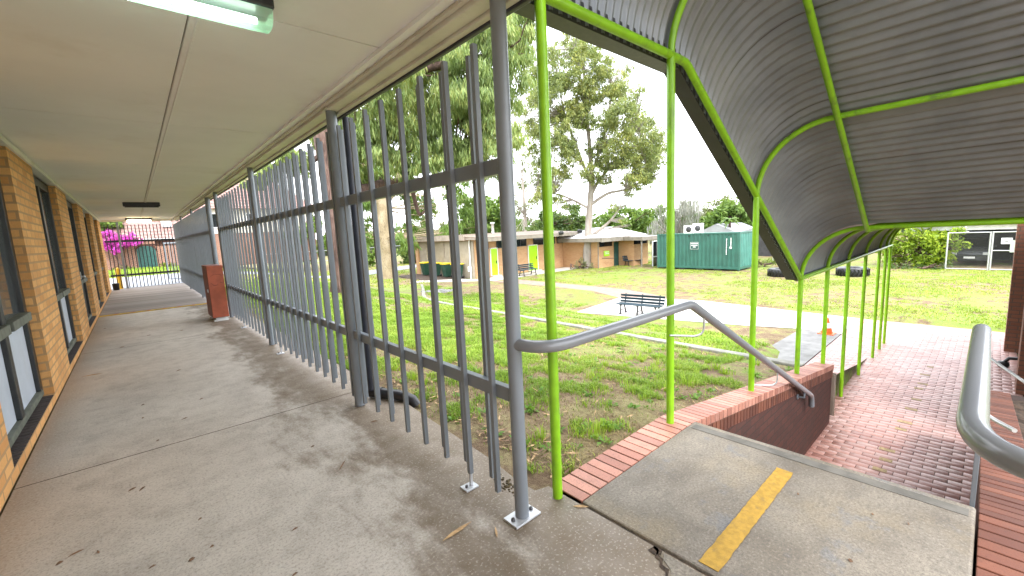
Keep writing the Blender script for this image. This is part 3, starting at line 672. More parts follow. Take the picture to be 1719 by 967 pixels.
# end gate
gt = thing('steel_gate', 'dark steel bar gate closing the far end of the corridor', 'gate', (.3,22.85,0))
for i in range(19):
    x = -.72 + i*.112
    if abs(x+.34) < .05: continue
    mb = MB(); mb.box(x-.014,22.83,.03,x+.014,22.858,2.52); mb.build('bar', M['dark_pipe'], gt)
for z in (.5,1.84):
    mb = MB(); mb.box(-.78,22.859,z,1.36,22.9,z+.075); mb.build('rail', M['dark_pipe'], gt)
mb = MB(); mb.box(-.375,22.80,.0,-.305,22.838,2.62); mb.build('post', M['grey_steel'], gt)
lg = thing('mesh_gate', 'grey framed bar gate standing open beyond the end gate', 'gate', (1.55,24.4,0))
mb = MB()
for a, b in (((1.1,25.4,.1),(1.1,25.4,1.75)),((1.1,25.4,1.75),(1.9,23.6,1.75)),((1.9,23.6,1.75),(1.9,23.6,.1)),((1.1,25.4,.1),(1.9,23.6,.1))): mb.bar(a, b, .06, .06)
mb.build('frame', M['grey_steel'], lg)
for i in range(9):
    t_ = (i+1)/10; mb = MB(); mb.bar((1.1+.8*t_,25.4-1.8*t_,.13),(1.1+.8*t_,25.4-1.8*t_,1.72), .02, .02); mb.build('bar', M['grey_steel'], lg)
mb = MB(); mb.lathe([(.085,-.04),(.085,.78),(.07,.83),(.001,.835)], (-.56,23.3,0), 20); tag(mb.build('bollard', M['bollard_yellow'], org=(-.56,23.3,0)), 'yellow bollard just outside the end gate', 'bollard')
mb = MB(); mb.lathe([(.001,.012),(.09,.012),(.11,.26),(.115,.27),(.1,.275),(.08,.03),(.001,.03)], (-.66,22.3,0), 18); tag(mb.build('waste_bin', M['black_plastic'], org=(-.66,22.3,.012)), 'small black bin on the deck beside the left end of the gate', 'bin')
# red cabinet
rc = thing('steel_cabinet', 'rust red steel cabinet standing against the fence with scratched front', 'cabinet', (1.2,10.8,0))
mb = MB(); mb.box(1.045,10.42,.075,1.325,11.15,1.14); cb_ = mb.build('body', M['rust_red_shaded'], rc, bevel=.01)
mb = MB(); mb.box(1.05,10.405,.08,1.32,10.419,1.135); dr = mb.build('door', M['rust_red'], rc, bevel=.003)
mb = MB(); mb.tube([(1.09,10.403,.80),(1.13,10.403,.75),(1.18,10.403,.74),(1.21,10.403,.77)], .004, 6); mb.tube([(1.09,10.403,.92),(1.16,10.403,.97),(1.25,10.403,.96),(1.30,10.403,.92)], .003, 6); mb.tube([(1.24,10.403,.80),(1.30,10.403,.78)], .004, 6)
mb.build('scratch', M['scratch'], dr)
mb = MB(); mb.box(1.028,10.52,.6,1.044,10.58,.66); mb.build('latch', M['galvanised'], rc)
mb = MB(); mb.box(1.06,10.43,.0,1.31,10.60,.03); mb.box(1.10,10.47,.0301,1.28,10.56,.074); mb.build('foot', M['white_paint'], rc)
mb = MB(); mb.box(1.06,10.95,0,1.31,11.12,.03); mb.box(1.10,10.99,.0301,1.28,11.08,.074); mb.build('foot', M['white_paint'], rc)

# ================================================================== HANDRAILS
def bez(a, b, c, n=7): 
    a, b, c = Vector(a), Vector(b), Vector(c); return [a*(1-t)**2 + b*2*t*(1-t) + c*t*t for t in [i/n for i in range(n+1)]]
HZ0 = .972; HR = .032
hl = thing('handrail', 'grey tubular handrail on the left of the stairs, welded to the near post', 'handrail', (1.5,1.45,0), 'grey handrails of the stairs')
slope = (-.729-HZ0)/(6.27-2.93)
pts = [(FX,1.6,HZ0)] + bez((FX+.012,1.535,HZ0),(FX+.04,1.4,HZ0),(1.60,1.4,HZ0)) + bez((2.87,1.4,HZ0),(2.93,1.4,HZ0),(2.98,1.4,HZ0+slope*.05),3) + [(6.2,1.4,HZ0+slope*3.27)] + bez((6.22,1.4,HZ0+slope*3.29),(6.30,1.4,HZ0+slope*3.37),(6.30,1.4,HZ0+slope*3.37-.14),4)
mb = MB(); mb.tube(pts, HR, 18); mb.build('rail', M['rail_paint'], hl)
for x, z in ((3.15, None), (4.9, None)):
    zr = HZ0 + slope*(x-2.93); mb = MB(); mb.tube([(x,1.4,zr-.03)] + bez((x,1.4,zr-.10),(x,1.4,zr-.17),(x-.05,1.46,zr-.17),4) + [(x-.2,1.57,zr-.15)], .008, 8); mb.build('bracket', M['galvanised'], hl)
mb = MB(); zr = HZ0+slope*(5.95-2.93); mb.tube([(5.95,1.4,zr-.03),(5.95,1.4,zr-.09),(5.95,1.474,zr-.10)], .011, 8); mb.lathe([(.001,-.012),(.035,-.01),(.035,0)], (5.95,1.4735,zr-.1), 14, 'y'); mb.build('bracket', M['grey_steel'], hl)
hr = thing('handrail', 'thick grey tubular handrail at the right edge, close to the camera', 'handrail', (1.5,-.1,0), 'grey handrails of the stairs')
pts = [(FX,-.45,HZ0-.02)] + bez((FX+.01,-.16,HZ0),(FX+.03,-.005,HZ0),(1.66,0,HZ0)) + bez((2.95,0.0,HZ0),(3.02,0.0,HZ0),(3.07,0.0,HZ0+slope*.05),3) + [(6.2,0.0,HZ0+slope*3.2)]
mb = MB(); mb.tube(pts, HR, 24); mb.build('rail', M['rail_paint'], hr)
mb = MB(); mb.tube([(2.35,.0,HZ0-.03),(2.35,.02,HZ0-.10),(2.33,.01,HZ0-.17),(2.26,-.06,HZ0-.19),(2.2,-.1,HZ0-.19)], .008, 8); mb.build('bracket', M['galvanised'], hr)
mb = MB(); mb.box(3.17,-.04,-.3,3.23,-.02,.72); mb.box(3.17,-.04,.70,3.23,.01,.74); mb.build('support_post', M['grey_steel'], hr, bevel=.002)
mb = MB(); mb.box(FX-.03,-.48,0,FX+.03,-.42,HZ0-.02); mb.build('support_post', M['grey_steel'], hr)
tr_ = thing('wall_rail', 'thin grey rail in front of the brick piers at the right edge', 'rail', (9,-.3,-1.2))
mb = MB(); p0 = at(1650,593,9.4); p1 = at(1735,652,8.2); mb.tube([p0, p1, p1+np.array([-.3,-.35,-.2])], .02, 10); mb.tube([p0, p0+np.array([0,0,-.85])], .02, 10); mb.build('rail', M['galvanised'], tr_)

# ================================================================== CANOPY
LIME = M['lime_steel']
def ez(x):   # eave height along the run
    return 2.715 if x < 3.19 else (2.715 - (x-3.19)*(1.94/3.1) if x < 6.29 else .775)
cn = thing('walkway_canopy', 'lime green steel canopy with grey corrugated bullnose roof stepping down over the stairs', 'canopy', (1.68,1.58,0))
YE, RA = 1.58, .62
def prof(r, ex=0):
    pts = []
    for i in range(13):
        a = PI/2*i/12; pts.append((YE - RA + (RA+ex)*math.cos(a), (RA+ex)*math.sin(a)))
    return pts
def sheet_mesh():
    pr_ = [(YE+.055, -.02)] + prof(RA, .055) + [(.5, RA+.06), (0, RA+.065), (-.6, RA+.07)]
    # arc length normalised path along x
    X = np.arange(1.54, 13.66, .0095); amp = .0125
    V = []
    wave = np.sin(2*PI*X/.076)
    P = np.array(pr_); T = np.gradient(P, axis=0); Nn = np.stack([T[:,1], -T[:,0]], 1); Nn /= np.linalg.norm(Nn, axis=1)[:,None]
    for j in range(len(P)):
        V.append(np.stack([X, P[j,0] + Nn[j,0]*wave*amp, np.array([ez(x) for x in X]) + P[j,1] + Nn[j,1]*wave*amp], 1))
    V = np.concatenate(V); n = len(X); i = (np.arange(len(P)-1)[:,None]*n + np.arange(n-1)[None]).ravel()
    return np_mesh('roof_sheet', V - np.array([1.68,1.58,0]), quads=np.stack([i, i+1, i+n+1, i+n], 1), mats=[M['roof_sheet']], smooth=True)
link('roof_sheet', sheet_mesh(), cn, ORG[cn.name])
TR = .029
mb = MB(); mb.tube([(1.6,YE,ez(1.6)),(3.12,YE,2.715),(3.19,YE,2.712),(3.23,YE,2.695),(6.29,YE,.775)], TR, 14); mb.build('eave_beam', LIME, cn)
mb = MB(); mb.tube([(6.29,YE,.775),(13.62,YE,.775)], TR, 12); mb.build('eave_beam', LIME, cn)
mb = MB(); py_ = .95
mb.tube([(1.6,py_,2.715+RA-.03),(3.17,py_,2.715+RA-.03),(3.22,py_,2.70+RA-.03),(6.29,py_,.775+RA-.03),(13.6,py_,.775+RA-.03)], .025, 12); mb.build('purlin', LIME, cn)
XF = [1.67, 2.98, 4.69, 6.31, 7.64, 9.02, 10.5, 12.0, 12.85, 13.5]
ZB = [0, cz(2.98), cz(4.69), cz(6.31), cz(7.64), ZP, ZP, ZP, ZP, ZP]
for x, zb in zip(XF, ZB):
    mb = MB(); mb.tube([(x,YE,zb+.001),(x,YE,ez(x)+.01)], .0285, 16); mb.build('post', LIME, cn)
    mb = MB(); mb.tube([(x, y, ez(x)+z) for y, z in prof(RA)] + [(-.55, YE*0+ez(x)+RA+.03)] if False else [(x, y, ez(x)+z) for y, z in prof(RA)] + [(x,.4,ez(x)+RA+.008),(x,-.55,ez(x)+RA+.02)], .025, 12); mb.build('rafter', LIME, cn)
mb = MB(); mb.tube([(12.62,1.6,ZP),(12.62,1.6,.76)], .03, 12)
mb = MB()
def gut(y0, y1, z0, z1, xs):
    L = [[(x,y0,ez(x)+z0),(x,y1,ez(x)+z0),(x,y1,ez(x)+z1),(x,y0,ez(x)+z1)] for x in xs]; n = len(xs)
    mb.add([p for q in L for p in q], [(4*i+a,4*i+b,4*i+4+b,4*i+4+a) for i in range(n-1) for a,b in ((0,1),(1,2),(2,3),(3,0))] + [(0,1,2,3),(4*n-1,4*n-2,4*n-3,4*n-4)])
gut(1.632,1.75,-.03,.10,[1.54,3.19,6.33]); mb.build('gutter', M['gutter_dark'], cn)
mb = MB(); gut(1.615,1.66,-.045,.0,[6.34,13.66]); mb.build('eave_trim', M['galvanised'], cn)

# right hand brick building
bb = thing('brick_building', 'dark red brown brick building with piers at the right edge', 'building', (12,-.8,-1.63))
mb = MB(); mb.box(14.2,-.75,-1.66,14.6,-.36,1.36); mb.build('pier', M['brick_dark_pier'], bb)
mb = MB(); mb.box(11.0,-.95,-1.66,11.45,-.46,1.36); mb.build('pier', M['brick_dark_pier'], bb)
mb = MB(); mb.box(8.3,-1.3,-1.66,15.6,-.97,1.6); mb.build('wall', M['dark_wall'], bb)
mb = MB(); mb.lathe([(.001,0),(.07,.01),(.09,.06),(.07,.12),(.001,.13)], (12.6,-.33,-1.60), 14); mb.tube([(12.6,-.33,-1.5),(12.6,-.4,-1.40),(12.6,-.6,-1.38)], .03, 10); tag(mb.build('hose_coil', M['black_plastic'], org=(12.6,-.33,-1.63)), 'small black hose fitting on the bricks beside the brick pier', 'hose')
# ================================================================== FAR BUILDINGS
ZG = -1.64
ab = thing('amenities_block', 'low orange brick block with lime green doors and a cream side wall behind the lawn', 'building', (22,24,ZG))
mb = MB(); mb.box(17.6,23.6,ZG-.1,27.9,31.6,1.05); mb.build('brick_wall', M['brick_far'], ab)
mb = MB(); mb.box(17.54,23.75,ZG-.1,17.598,31.2,.98); mb.build('cream_wall', M['far_wall_cream'], ab)
mb = MB(); mb.box(17.42,31.2,ZG-.1,17.66,31.65,1.02); mb.build('pier', M['brick_far'], ab)
mb = MB()
for y in (27.4, 29.2): mb.box(17.50,y,-.2 if y < 28 else ZG,17.539,y+.07,.95)
mb.build('batten', M['brown_fascia'], ab)
mb = MB(); mb.tube([(17.47,24.1,ZG),(17.47,24.1,1.1)], .05, 10); mb.box(17.40,24.02,ZG+.5,17.5,24.35,ZG+.85); mb.build('downpipe', M['white_paint'], ab)
mb = MB(); mb.box(17.2,22.9,1.06,28.3,31.9,1.20); mb.build('roof', M['brown_fascia'], ab)
mb = MB(); mb.box(17.05,24.2,1.04,17.19,32.0,1.42); mb.build('side_fascia', M['brown_fascia'], ab)
mb = MB(); mb.prism([(17.05,22.1,.92),(28.6,22.1,.98),(28.6,22.1,1.2),(17.05,22.1,1.18)], (0,.12,0)); mb.build('fascia', M['far_cream'], ab)
mb = MB(); mb.prism([(17.2,22.23,1.201),(17.2,27.5,1.46),(17.2,31.8,1.201)], (11.1,0,0)); mb.build('roof_slope', M['tan_roof'], ab)
mb = MB()
for x0, x1 in ((18.0,18.7),(19.5,21.0),(21.2,22.4),(23.2,25.6),(25.9,27.6)):
    mb = MB(); mb.box(x0,23.57,.38,x1,23.5995,.98); wn = mb.build('window', M['car_glass'], ab)
    mb = MB(); mb.box(x0-.03,23.53,.36,x0+.03,23.565,1.0); mb.box(x1-.03,23.53,.36,x1+.03,23.565,1.0); mb.box(x0+.03,23.53,.36,x1-.03,23.565,.40); mb.box((x0+x1)/2-.03,23.53,.4,(x0+x1)/2+.03,23.565,1.0); mb.build('window_frame', M['dark_frame'], wn)
def xat(u, y, v=430):
    d = CR.T @ np.array([(u-859.5)/F_PX, (v-483.5)/F_PX, 1.0]); return float(d[0]*y/d[1])
for u0, u1, zt in ((824,834.5,.36),(887.5,902,.36),(949,960,.36)):
    x0, x1 = xat(u0,23.55), xat(u1,23.55)
    mb = MB(); mb.box(x0,23.53,ZG+.1,x1,23.568,zt); d_ = mb.build('door', M['door_lime'], ab)
    mb = MB(); mb.box(x0-.06,23.52,ZG+.05,x0-.002,23.585,zt+.06); mb.box(x1+.002,23.52,ZG+.05,x1+.06,23.585,zt+.06); mb.box(x0-.06,23.52,zt+.002,x1+.06,23.585,zt+.06); mb.build('door_frame', M['white_paint'], d_)
    mb = MB(); mb.box(x1-.14,23.50,-.72,x1-.08,23.529,-.5); mb.build('handle', M['dark_frame'], d_)
    mb = MB(); mb.box(x0-.1,23.2,ZG-.02,x1+.1,23.51,ZG+.1); mb.build('doorstep', M['concrete_pale'], d_)
for u, v in ((942,391),(1023,386)):
    p = at(u, v, 33); mb = MB(); mb.lathe([(.04,-.22),(.13,-.2),(.15,.0),(.13,.14),(.001,.15)], (p[0],22.0,p[2]), 12, 'y'); mb.build('spotlight', M['dark_frame'], ab)
mb = MB(); mb.tube([(19.5,28,1.2),(19.5,28,2.9)], .03, 6); mb.tube([(19.2,28,2.6),(19.8,28,2.6)], .02, 6); mb.build('aerial', M['white_paint'], ab)
for x in (22.0, 24.0):
    mb = MB(); mb.lathe([(.12,0),(.12,.9),(.18,.9),(.18,1.0),(.001,1.02)], (x,27,1.3), 12); mb.build('roof_vent', M['white_paint'], ab)
# second wing with white roof
wb = thing('hall_wing', 'small brick wing with broad cream eave and bright white hipped roof', 'building', (28,19.5,ZG))
mb = MB(); mb.box(26.6,20.0,ZG-.1,31.4,24,.55); mb.box(29.3,18.6,ZG-.1,31.4,20,.55); mb.build('brick_wall', M['brick_far'], wb)
mb = MB(); mb.box(25.9,19.1,.40,31.8,19.2,.72); mb.box(25.9,19.2,.42,26.0,24,.72); mb.box(28.6,17.4,.36,32.2,17.5,.66); mb.box(28.6,17.5,.38,28.7,19.1,.66); mb.build('fascia', M['far_cream'], wb)
mb = MB(); mb.box(26.0,19.2,.56,31.7,24,.66); mb.box(28.7,17.5,.56,32.2,19.199,.64); mb.add([(25.9,19.1,.73),(32.3,19.1,.73),(32.3,25,.73),(25.9,25,.73),(28,21.2,1.5),(30.2,21.2,1.5)],[(0,1,5,4),(1,2,5),(2,3,4,5),(3,0,4),(0,3,2,1)]); mb.build('roof', M['roof_white'], wb)
mb = MB(); mb.box(26.75,19.97,.0,28.4,20.0,.38); mb.build('window', M['car_glass'], wb); mb = MB(); mb.box(29.32,18.57,.05,31.2,18.6,.4); mb.build('window', M['car_glass'], wb)
mb = MB(); mb.box(28.65,19.96,ZG,29.25,19.998,.3); mb.build('door', M['door_green'], wb)
mb = MB(); mb.tube([(26.55,19.95,ZG),(26.55,19.95,.5)], .04, 8); mb.tube([(28.8,17.6,ZG),(28.8,17.6,.4)], .06, 8); mb.build('downpipe', M['far_cream'], wb)
mb = MB(); mb.box(27.3,19.95,-.75,28.0,19.998,-.35); s_ = mb.build('sign', M['door_lime'], wb)
mb = MB()
for z in (-.47,-.6): mb.box(27.4,19.94,z,27.9,19.949,z+.045)
mb.build('lettering', M['white_paint'], s_)
mb = MB(); mb.tube([(26.7,19.7,-.85),(28.5,19.7,-.98)], .025, 8); mb.tube([(28.5,19.7,-.98),(28.5,19.7,ZG)], .025, 8); mb.build('rail', M['dark_frame'], wb)
gs = thing('glazed_screen', 'white framed glazed screen between the brick wing and the green container', 'screen', (30,16.8,ZG))
mb = MB()
for x in (29.2,29.9,30.6): mb.box(x,16.9,ZG,x+.06,16.96,.3)
for z in (ZG+.7,.24): mb.box(29.26,16.9,z,30.6,16.955,z+.06)
mb.build('frame', M['white_paint'], gs); mb = MB(); mb.box(29.2,16.965,ZG,30.66,16.99,.3); mb.build('glass', M['car_glass'], gs)
# wheelie bins
def bin_(y, label, first=[None]):
    if first[0] is None:
        t = thing('wheelie_bin', label, 'bin', (17.05,y,ZG+.02), 'wheelie bins along the cream wall'); first[0] = t
        mb = MB(); X, Y, Z = 17.05, y, ZG+.02
        mb.add([(X-.22,Y-.2,Z+.06),(X+.22,Y-.2,Z+.06),(X+.22,Y+.2,Z+.06),(X-.22,Y+.2,Z+.06),(X-.36,Y-.28,Z+.98),(X+.34,Y-.28,Z+.98),(X+.34,Y+.28,Z+.98),(X-.36,Y+.28,Z+.98)],[(0,3,2,1),(4,5,6,7),(0,1,5,4),(1,2,6,5),(2,3,7,6),(3,0,4,7)]); mb.build('body', M['bin_green'], t, bevel=.03)
        mb = MB(); mb.prism([(X-.40,Y-.31,Z+.985),(X+.38,Y-.31,Z+.985),(X+.38,Y-.31,Z+1.06),(X-.1,Y-.31,Z+1.09),(X-.40,Y-.31,Z+1.04)], (0,.62,0)); mb.build('lid', M['bin_lid'], t, bevel=.015)
        for s_ in (-1,1):
            mb = MB(); mb.lathe([(.001,-.03),(.1,-.03),(.1,.03),(.001,.03)], (X+.24,Y+.24*s_,Z+.1), 14, 'y'); mb.build('wheel', M['black_plastic'], t)
        return t
    t = dup(first[0], (17.05,y,ZG+.02)); t['label'] = label; return t
bin_(29.5, 'wheelie bin nearest the brick pier at the left end of the row'); bin_(28.0, 'second wheelie bin from the brick pier, yellow lid'); bin_(26.5, 'third wheelie bin from the brick pier, yellow lid'); bin_(25.1, 'yellow lidded wheelie bin at the right end of the row, nearest the white downpipe')
# container with air conditioners
ct = thing('shipping_container', 'dark green corrugated shipping container standing on the lawn', 'container', (28.2,13.1,ZG))
x0, x1, y0, y1, z0, z1 = 28.15, 30.6, 10.35, 15.95, ZG+.1, .82
def corr(a, b, fixed, axis, nseg, depth, zA, zB, sgn):
    mb = MB(); pts = []; L = b-a; u = L/nseg
    for i in range(nseg):
        s = a+i*u; pts += [(s,0),(s+.3*u,0),(s+.45*u,depth),(s+.85*u,depth)]
    pts.append((b,0)); V = []
    for z in (zA, zB):
        for s, d in pts: V.append((fixed+sgn*d, s, z) if axis == 'y' else (s, fixed+sgn*d, z))
    n = len(pts); mb.add(V, [(i,i+1,n+i+1,n+i) for i in range(n-1)]); return mb
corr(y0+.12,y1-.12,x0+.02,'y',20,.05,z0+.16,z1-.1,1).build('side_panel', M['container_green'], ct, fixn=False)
corr(x0+.12,x1-.12,y0+.02,'x',8,.05,z0+.16,z1-.1,1).build('end_panel', M['container_green_lit'], ct, fixn=False)
mb = MB(); mb.box(x0+.09,y0+.09,z0+.1,x1,y1,z1-.04); mb.build('body', M['container_green'], ct)
mb = MB()
for x in (x0,x1-.12):
    for y in (y0,y1-.12): mb.box(x,y,z0-.05,x+.12,y+.12,z1)
for z in (z0,z1-.1):
    mb.box(x0+.002,y0+.12,z,x0+.1,y1-.12,z+.155 if z == z0 else z+.1); mb.box(x0+.12,y0+.002,z,x1-.12,y0+.1,z+.155 if z == z0 else z+.1)
mb.build('frame', M['container_green'], ct, bevel=.01)
mb = MB()
for y in (11.0,12.3,13.6,15.0): mb.box(x0-.004,y,z1-.24,x0+.015,y+.04,z1-.14)
for y in (11.5,12.7,13.9): mb.box(x0+.02,y,ZG-.05,x0+.3,y+.4,z0-.002)
mb.build('lashing', M['dark_frame'], ct)
mb = MB(); mb.box(x0-.012,12.95,-.25,x0+.01,13.5,.22); sg = mb.build('sign', M['door_green'], ct)
mb = MB()
for a in ((12.95,13.5,.205,.22),(12.95,13.5,-.25,-.235),(12.95,12.965,-.25,.22),(13.485,13.5,-.25,.22)): mb.box(x0-.016,a[0],a[2],x0-.0125,a[1],a[3])
for z, w in ((.1,.23),(-.02,.21),(-.13,.1)): mb.box(x0-.016,13.225-w,z,x0-.0125,13.225+w,z+.055)
mb.build('sign_text', M['white_paint'], sg)
mb = MB(); z = .42
for i in range(11):
    h = random.uniform(.05,.08); mb.box(x0-.006,11.16-random.uniform(.02,.035),z-h,x0+.012,11.16+random.uniform(.02,.03),z); z -= h+.03
z = .46
for i in range(6): mb.box(x0-.006,10.86,z-.06,x0+.012,10.92,z); z -= .085
mb.box(x0-.006,10.84,-.22,x0+.012,10.96,-.08)
mb.build('lettering', M['white_paint'], ct)
for (u, v), lb in (((1157,383),'left hand white air conditioner unit on the container roof'),((1172,383),'right hand, slightly taller white air conditioner unit on the container roof')):
    p = at(u, v, 31.5); X, Y = float(p[0]), float(p[1]); hh = .55 if 'left' in lb else .66
    t = thing('air_conditioner', lb, 'air conditioner', (X,Y,.78), 'air conditioners on the container')
    mb = MB(); mb.box(X-.2,Y-.3,.80,X+.2,Y+.3,.80+hh); mb.build('case', M['white_paint'], t, bevel=.02)
    mb = MB(); mb.lathe([(.001,0),(.19,0),(.19,.012),(.001,.012)], (X-.215,Y-.06,.80+hh/2), 18, 'x'); mb.build('fan_grille', M['dark_wall'], t)
    mb = MB(); mb.box(X-.2,Y-.26,.78,X+.2,Y-.2,.799); mb.build('foot', M['dark_frame'], t); mb = MB(); mb.box(X-.2,Y+.2,.78,X+.2,Y+.26,.799); mb.build('foot', M['dark_frame'], t)
# tyres
def tyre(x, y, r, w, label):
    z = ZG-.02
    t = thing('tractor_tyre', label, 'tyre', (x,y,z), 'big tyres lying on the lawn'); mb = MB()
    prof_ = [(r*.5,.04),(r*.52,0),(r*.9,0),(r,.07),(r,w-.07),(r*.9,w),(r*.52,w),(r*.5,w-.04),(r*.5,.04)]
    mb.lathe(prof_, (x,y,z), 36); mb.build('carcass', M['black_plastic'], t)
    mb = MB()
    for i in range(26):
        a = 2*PI*i/26
        for s_ in (0,1):
            a2 = a + (.12 if s_ else 0); za, zb = (z+.06, z+w*.5) if s_ == 0 else (z+w*.5, z+w-.06)
            p = (x+(r+.012)*math.cos(a2), y+(r+.012)*math.sin(a2), za); q = (x+(r+.012)*math.cos(a2+.1*(1 if s_ == 0 else -1)), y+(r+.012)*math.sin(a2+.1*(1 if s_ == 0 else -1)), zb); mb.bar(p, q, .05, .05, (math.cos(a),math.sin(a),0))
    mb.build('tread', M['black_plastic'], t)
tyre(26.7,7.6,.66,.44,'big black tyre lying flat on the lawn, half hidden by the canopy corner')
tyre(28.2,4.75,.68,.46,'big black tyre lying flat on the lawn with chevron tread in full view')
# chain link compound with carport and cars
XC = 32.85
cf = thing('wire_enclosure', 'galvanised chain link enclosure with gate in front of the parked cars', 'fence', (XC,.4,ZG))
mb = MB()
for y in (1.55,.02,-.06,-1.42): mb.tube([(XC,y,ZG),(XC,y,.36)], .035, 8)
for z in (ZG+.05,.32): mb.tube([(XC,1.55,z),(XC,.02,z)], .025, 8); mb.tube([(XC,-.06,z),(XC,-1.42,z)], .03, 8)
mb.tube([(XC,-.06,-.62),(XC,-1.42,-.62)], .025, 8); mb.build('frame', M['galvanised'], cf)
mb = MB(); mb.box(XC+.04,-1.42,ZG+.05,XC+.043,1.55,.33); mb.build('mesh', M['chain_mesh'], cf)
mb = MB(); mb.box(XC-.06,-.72,-.28,XC-.04,-.35,.02); s_ = mb.build('sign', M['white_paint'], cf); mb = MB(); mb.box(XC-.066,-.6,-.17,XC-.061,-.47,-.13); mb.build('sign_mark', M['dark_frame'], s_)
mb = MB(); mb.box(XC-.05,-1.35,-.7,XC-.03,-.66,-.1); mb.build('panel', M['cage_sign_green'], cf)
mb = MB(); mb.box(XC-.09,-1.38,-.45,XC-.06,-1.2,-.3); mb.build('lock_box', M['white_paint'], cf)
cp = thing('carport', 'pale flat roofed carport over the two parked cars', 'carport', (37,0,ZG))
mb = MB(); mb.box(34.6,-6,.42,40,3.2,.52); mb.box(34.45,-6,.40,34.6,3.2,.82); mb.box(34.0,-6,.70,34.44,3.2,.78); mb.build('roof', M['roof_white'], cp)
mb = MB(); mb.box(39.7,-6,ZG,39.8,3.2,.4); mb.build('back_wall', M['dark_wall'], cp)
for y in (2.9,-2.6):
    mb = MB(); mb.box(34.7,y,ZG,34.8,y+.1,.419); mb.build('post', M['galvanised'], cp)
mb = MB(); mb.lathe([(.02,.16),(.05,.1),(.2,0),(.001,.005)], (33.9,.95,.28), 14); mb.tube([(33.9,.95,.43),(33.9,.95,.70)], .015, 6); mb.build('lamp_shade', M['white_paint'], cp)
def car(x, y, body, label):
    t = thing('parked_car', label, 'car', (x,y,ZG), 'cars parked under the carport'); z = ZG; w = .85; xs = lambda q: x+q
    side = [(0,.32),(0,.72),(.12,.84),(1.05,.98),(1.75,1.42),(3.0,1.46),(3.7,1.05),(4.15,1.0),(4.25,.6),(4.2,.3)]
    mb = MB(); V = []; k_ = 0
    for j, (yy, inset) in enumerate(((-w,.06),(-w*.93,0),(w*.93,0),(w,.06))):
        for px_, pz_ in side:
            tap = 1 - .16*max(0, pz_-.9)/.55
            V.append((xs(px_), y + yy*tap, z + pz_ - (inset if 0 < pz_ < .9 else inset*.5)))
    n = len(side); fs = [(j*n+i,(j+1)*n+i,(j+1)*n+(i+1)%n,j*n+(i+1)%n) for j in range(3) for i in range(n)] + [tuple(range(n)), tuple(range(4*n-1,3*n-1,-1))]
    mb.add(V, fs); mb.build('body', M[body], t, bevel=.05)
    mb = MB(); mb.add([(xs(1.08),y-.66,z+1.0),(xs(1.08),y+.66,z+1.0),(xs(1.73),y+.6,z+1.41),(xs(1.73),y-.6,z+1.41)],[(0,1,2,3)]); mb.v = [(a-.012,b,c+.014) for a,b,c in mb.v]; mb.prism([(xs(1.3),y-.80,z+1.0),(xs(3.5),y-.80,z+1.03),(xs(2.95),y-.76,z+1.38),(xs(1.8),y-.76,z+1.36)], (0,-.02,0)); mb.build('glass', M['car_glass'], t)
    mb = MB(); mb.box(xs(-.06),y-.72,z+.3,xs(-.012),y+.72,z+.6); mb.build('grille', M['dark_frame'], t)
    for s_ in (-1,1):
        mb = MB(); mb.box(xs(-.03),y+s_*.5,z+.62,xs(.04),y+s_*.8,z+.76); mb.build('headlight', M['galvanised'], t, bevel=.02)
        for q in (.8,3.4):
            mb = MB(); mb.lathe([(.001,-.1),(.2,-.1),(.31,-.08),(.31,.08),(.2,.1),(.001,.1)], (xs(q),y+s_*.78,z+.31), 20, 'y'); mb.build('wheel', M['black_plastic'], t)
        mb = MB(); mb.box(xs(1.35),y+s_*.84,z+.98,xs(1.5),y+s_*1.0,z+1.1); mb.build('mirror', M[body], t, bevel=.02)
    mb = MB(); mb.box(xs(-.072),y-.22,z+.42,xs(-.0605),y+.22,z+.53); mb.build('number_plate', M['white_paint'], t)
car(35.2, .75, 'car_dark', 'dark grey car parked behind the chain link, facing the lawn'); car(35.6, -1.75, 'car_red', 'red car parked behind the chain link, partly hidden by the brick pier')
# houses beyond
hs = thing('white_house', 'low house with two pale metal gables beyond the container', 'house', (42,16.5,ZG))
mb = MB(); mb.box(40.5,9.0,ZG,46,18.5,.5); mb.build('wall', M['dark_wall'], hs)
mb = MB(); mb.prism([(40,15.0,.5),(40,18.6,.5),(40,16.8,1.3)], (6,0,0)); mb.prism([(40.5,8.6,.5),(40.5,14.99,.5),(40.5,11.8,1.4)], (6,0,0)); mb.build('roof', M['roof_grey'], hs)
mb = MB(); mb.box(40.4,9.6,-.6,40.49,12.0,.4); mb.build('window', M['car_glass'], hs)
sh = thing('open_shed', 'open dark shed with pale slatted roof edge right of the container', 'shed', (38.5,9.5,ZG))
mb = MB(); 
for i in range(4): mb.box(36.2+.25*i,6.2,.35+.14*i,36.4+.25*i,11.6,.42+.14*i)
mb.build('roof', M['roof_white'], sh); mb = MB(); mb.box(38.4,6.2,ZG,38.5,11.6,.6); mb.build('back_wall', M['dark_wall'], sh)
for y in (6.4,8.6,10.9):
    mb = MB(); mb.box(36.3,y,ZG,36.4,y+.1,.345); mb.build('post', M['galvanised'], sh)
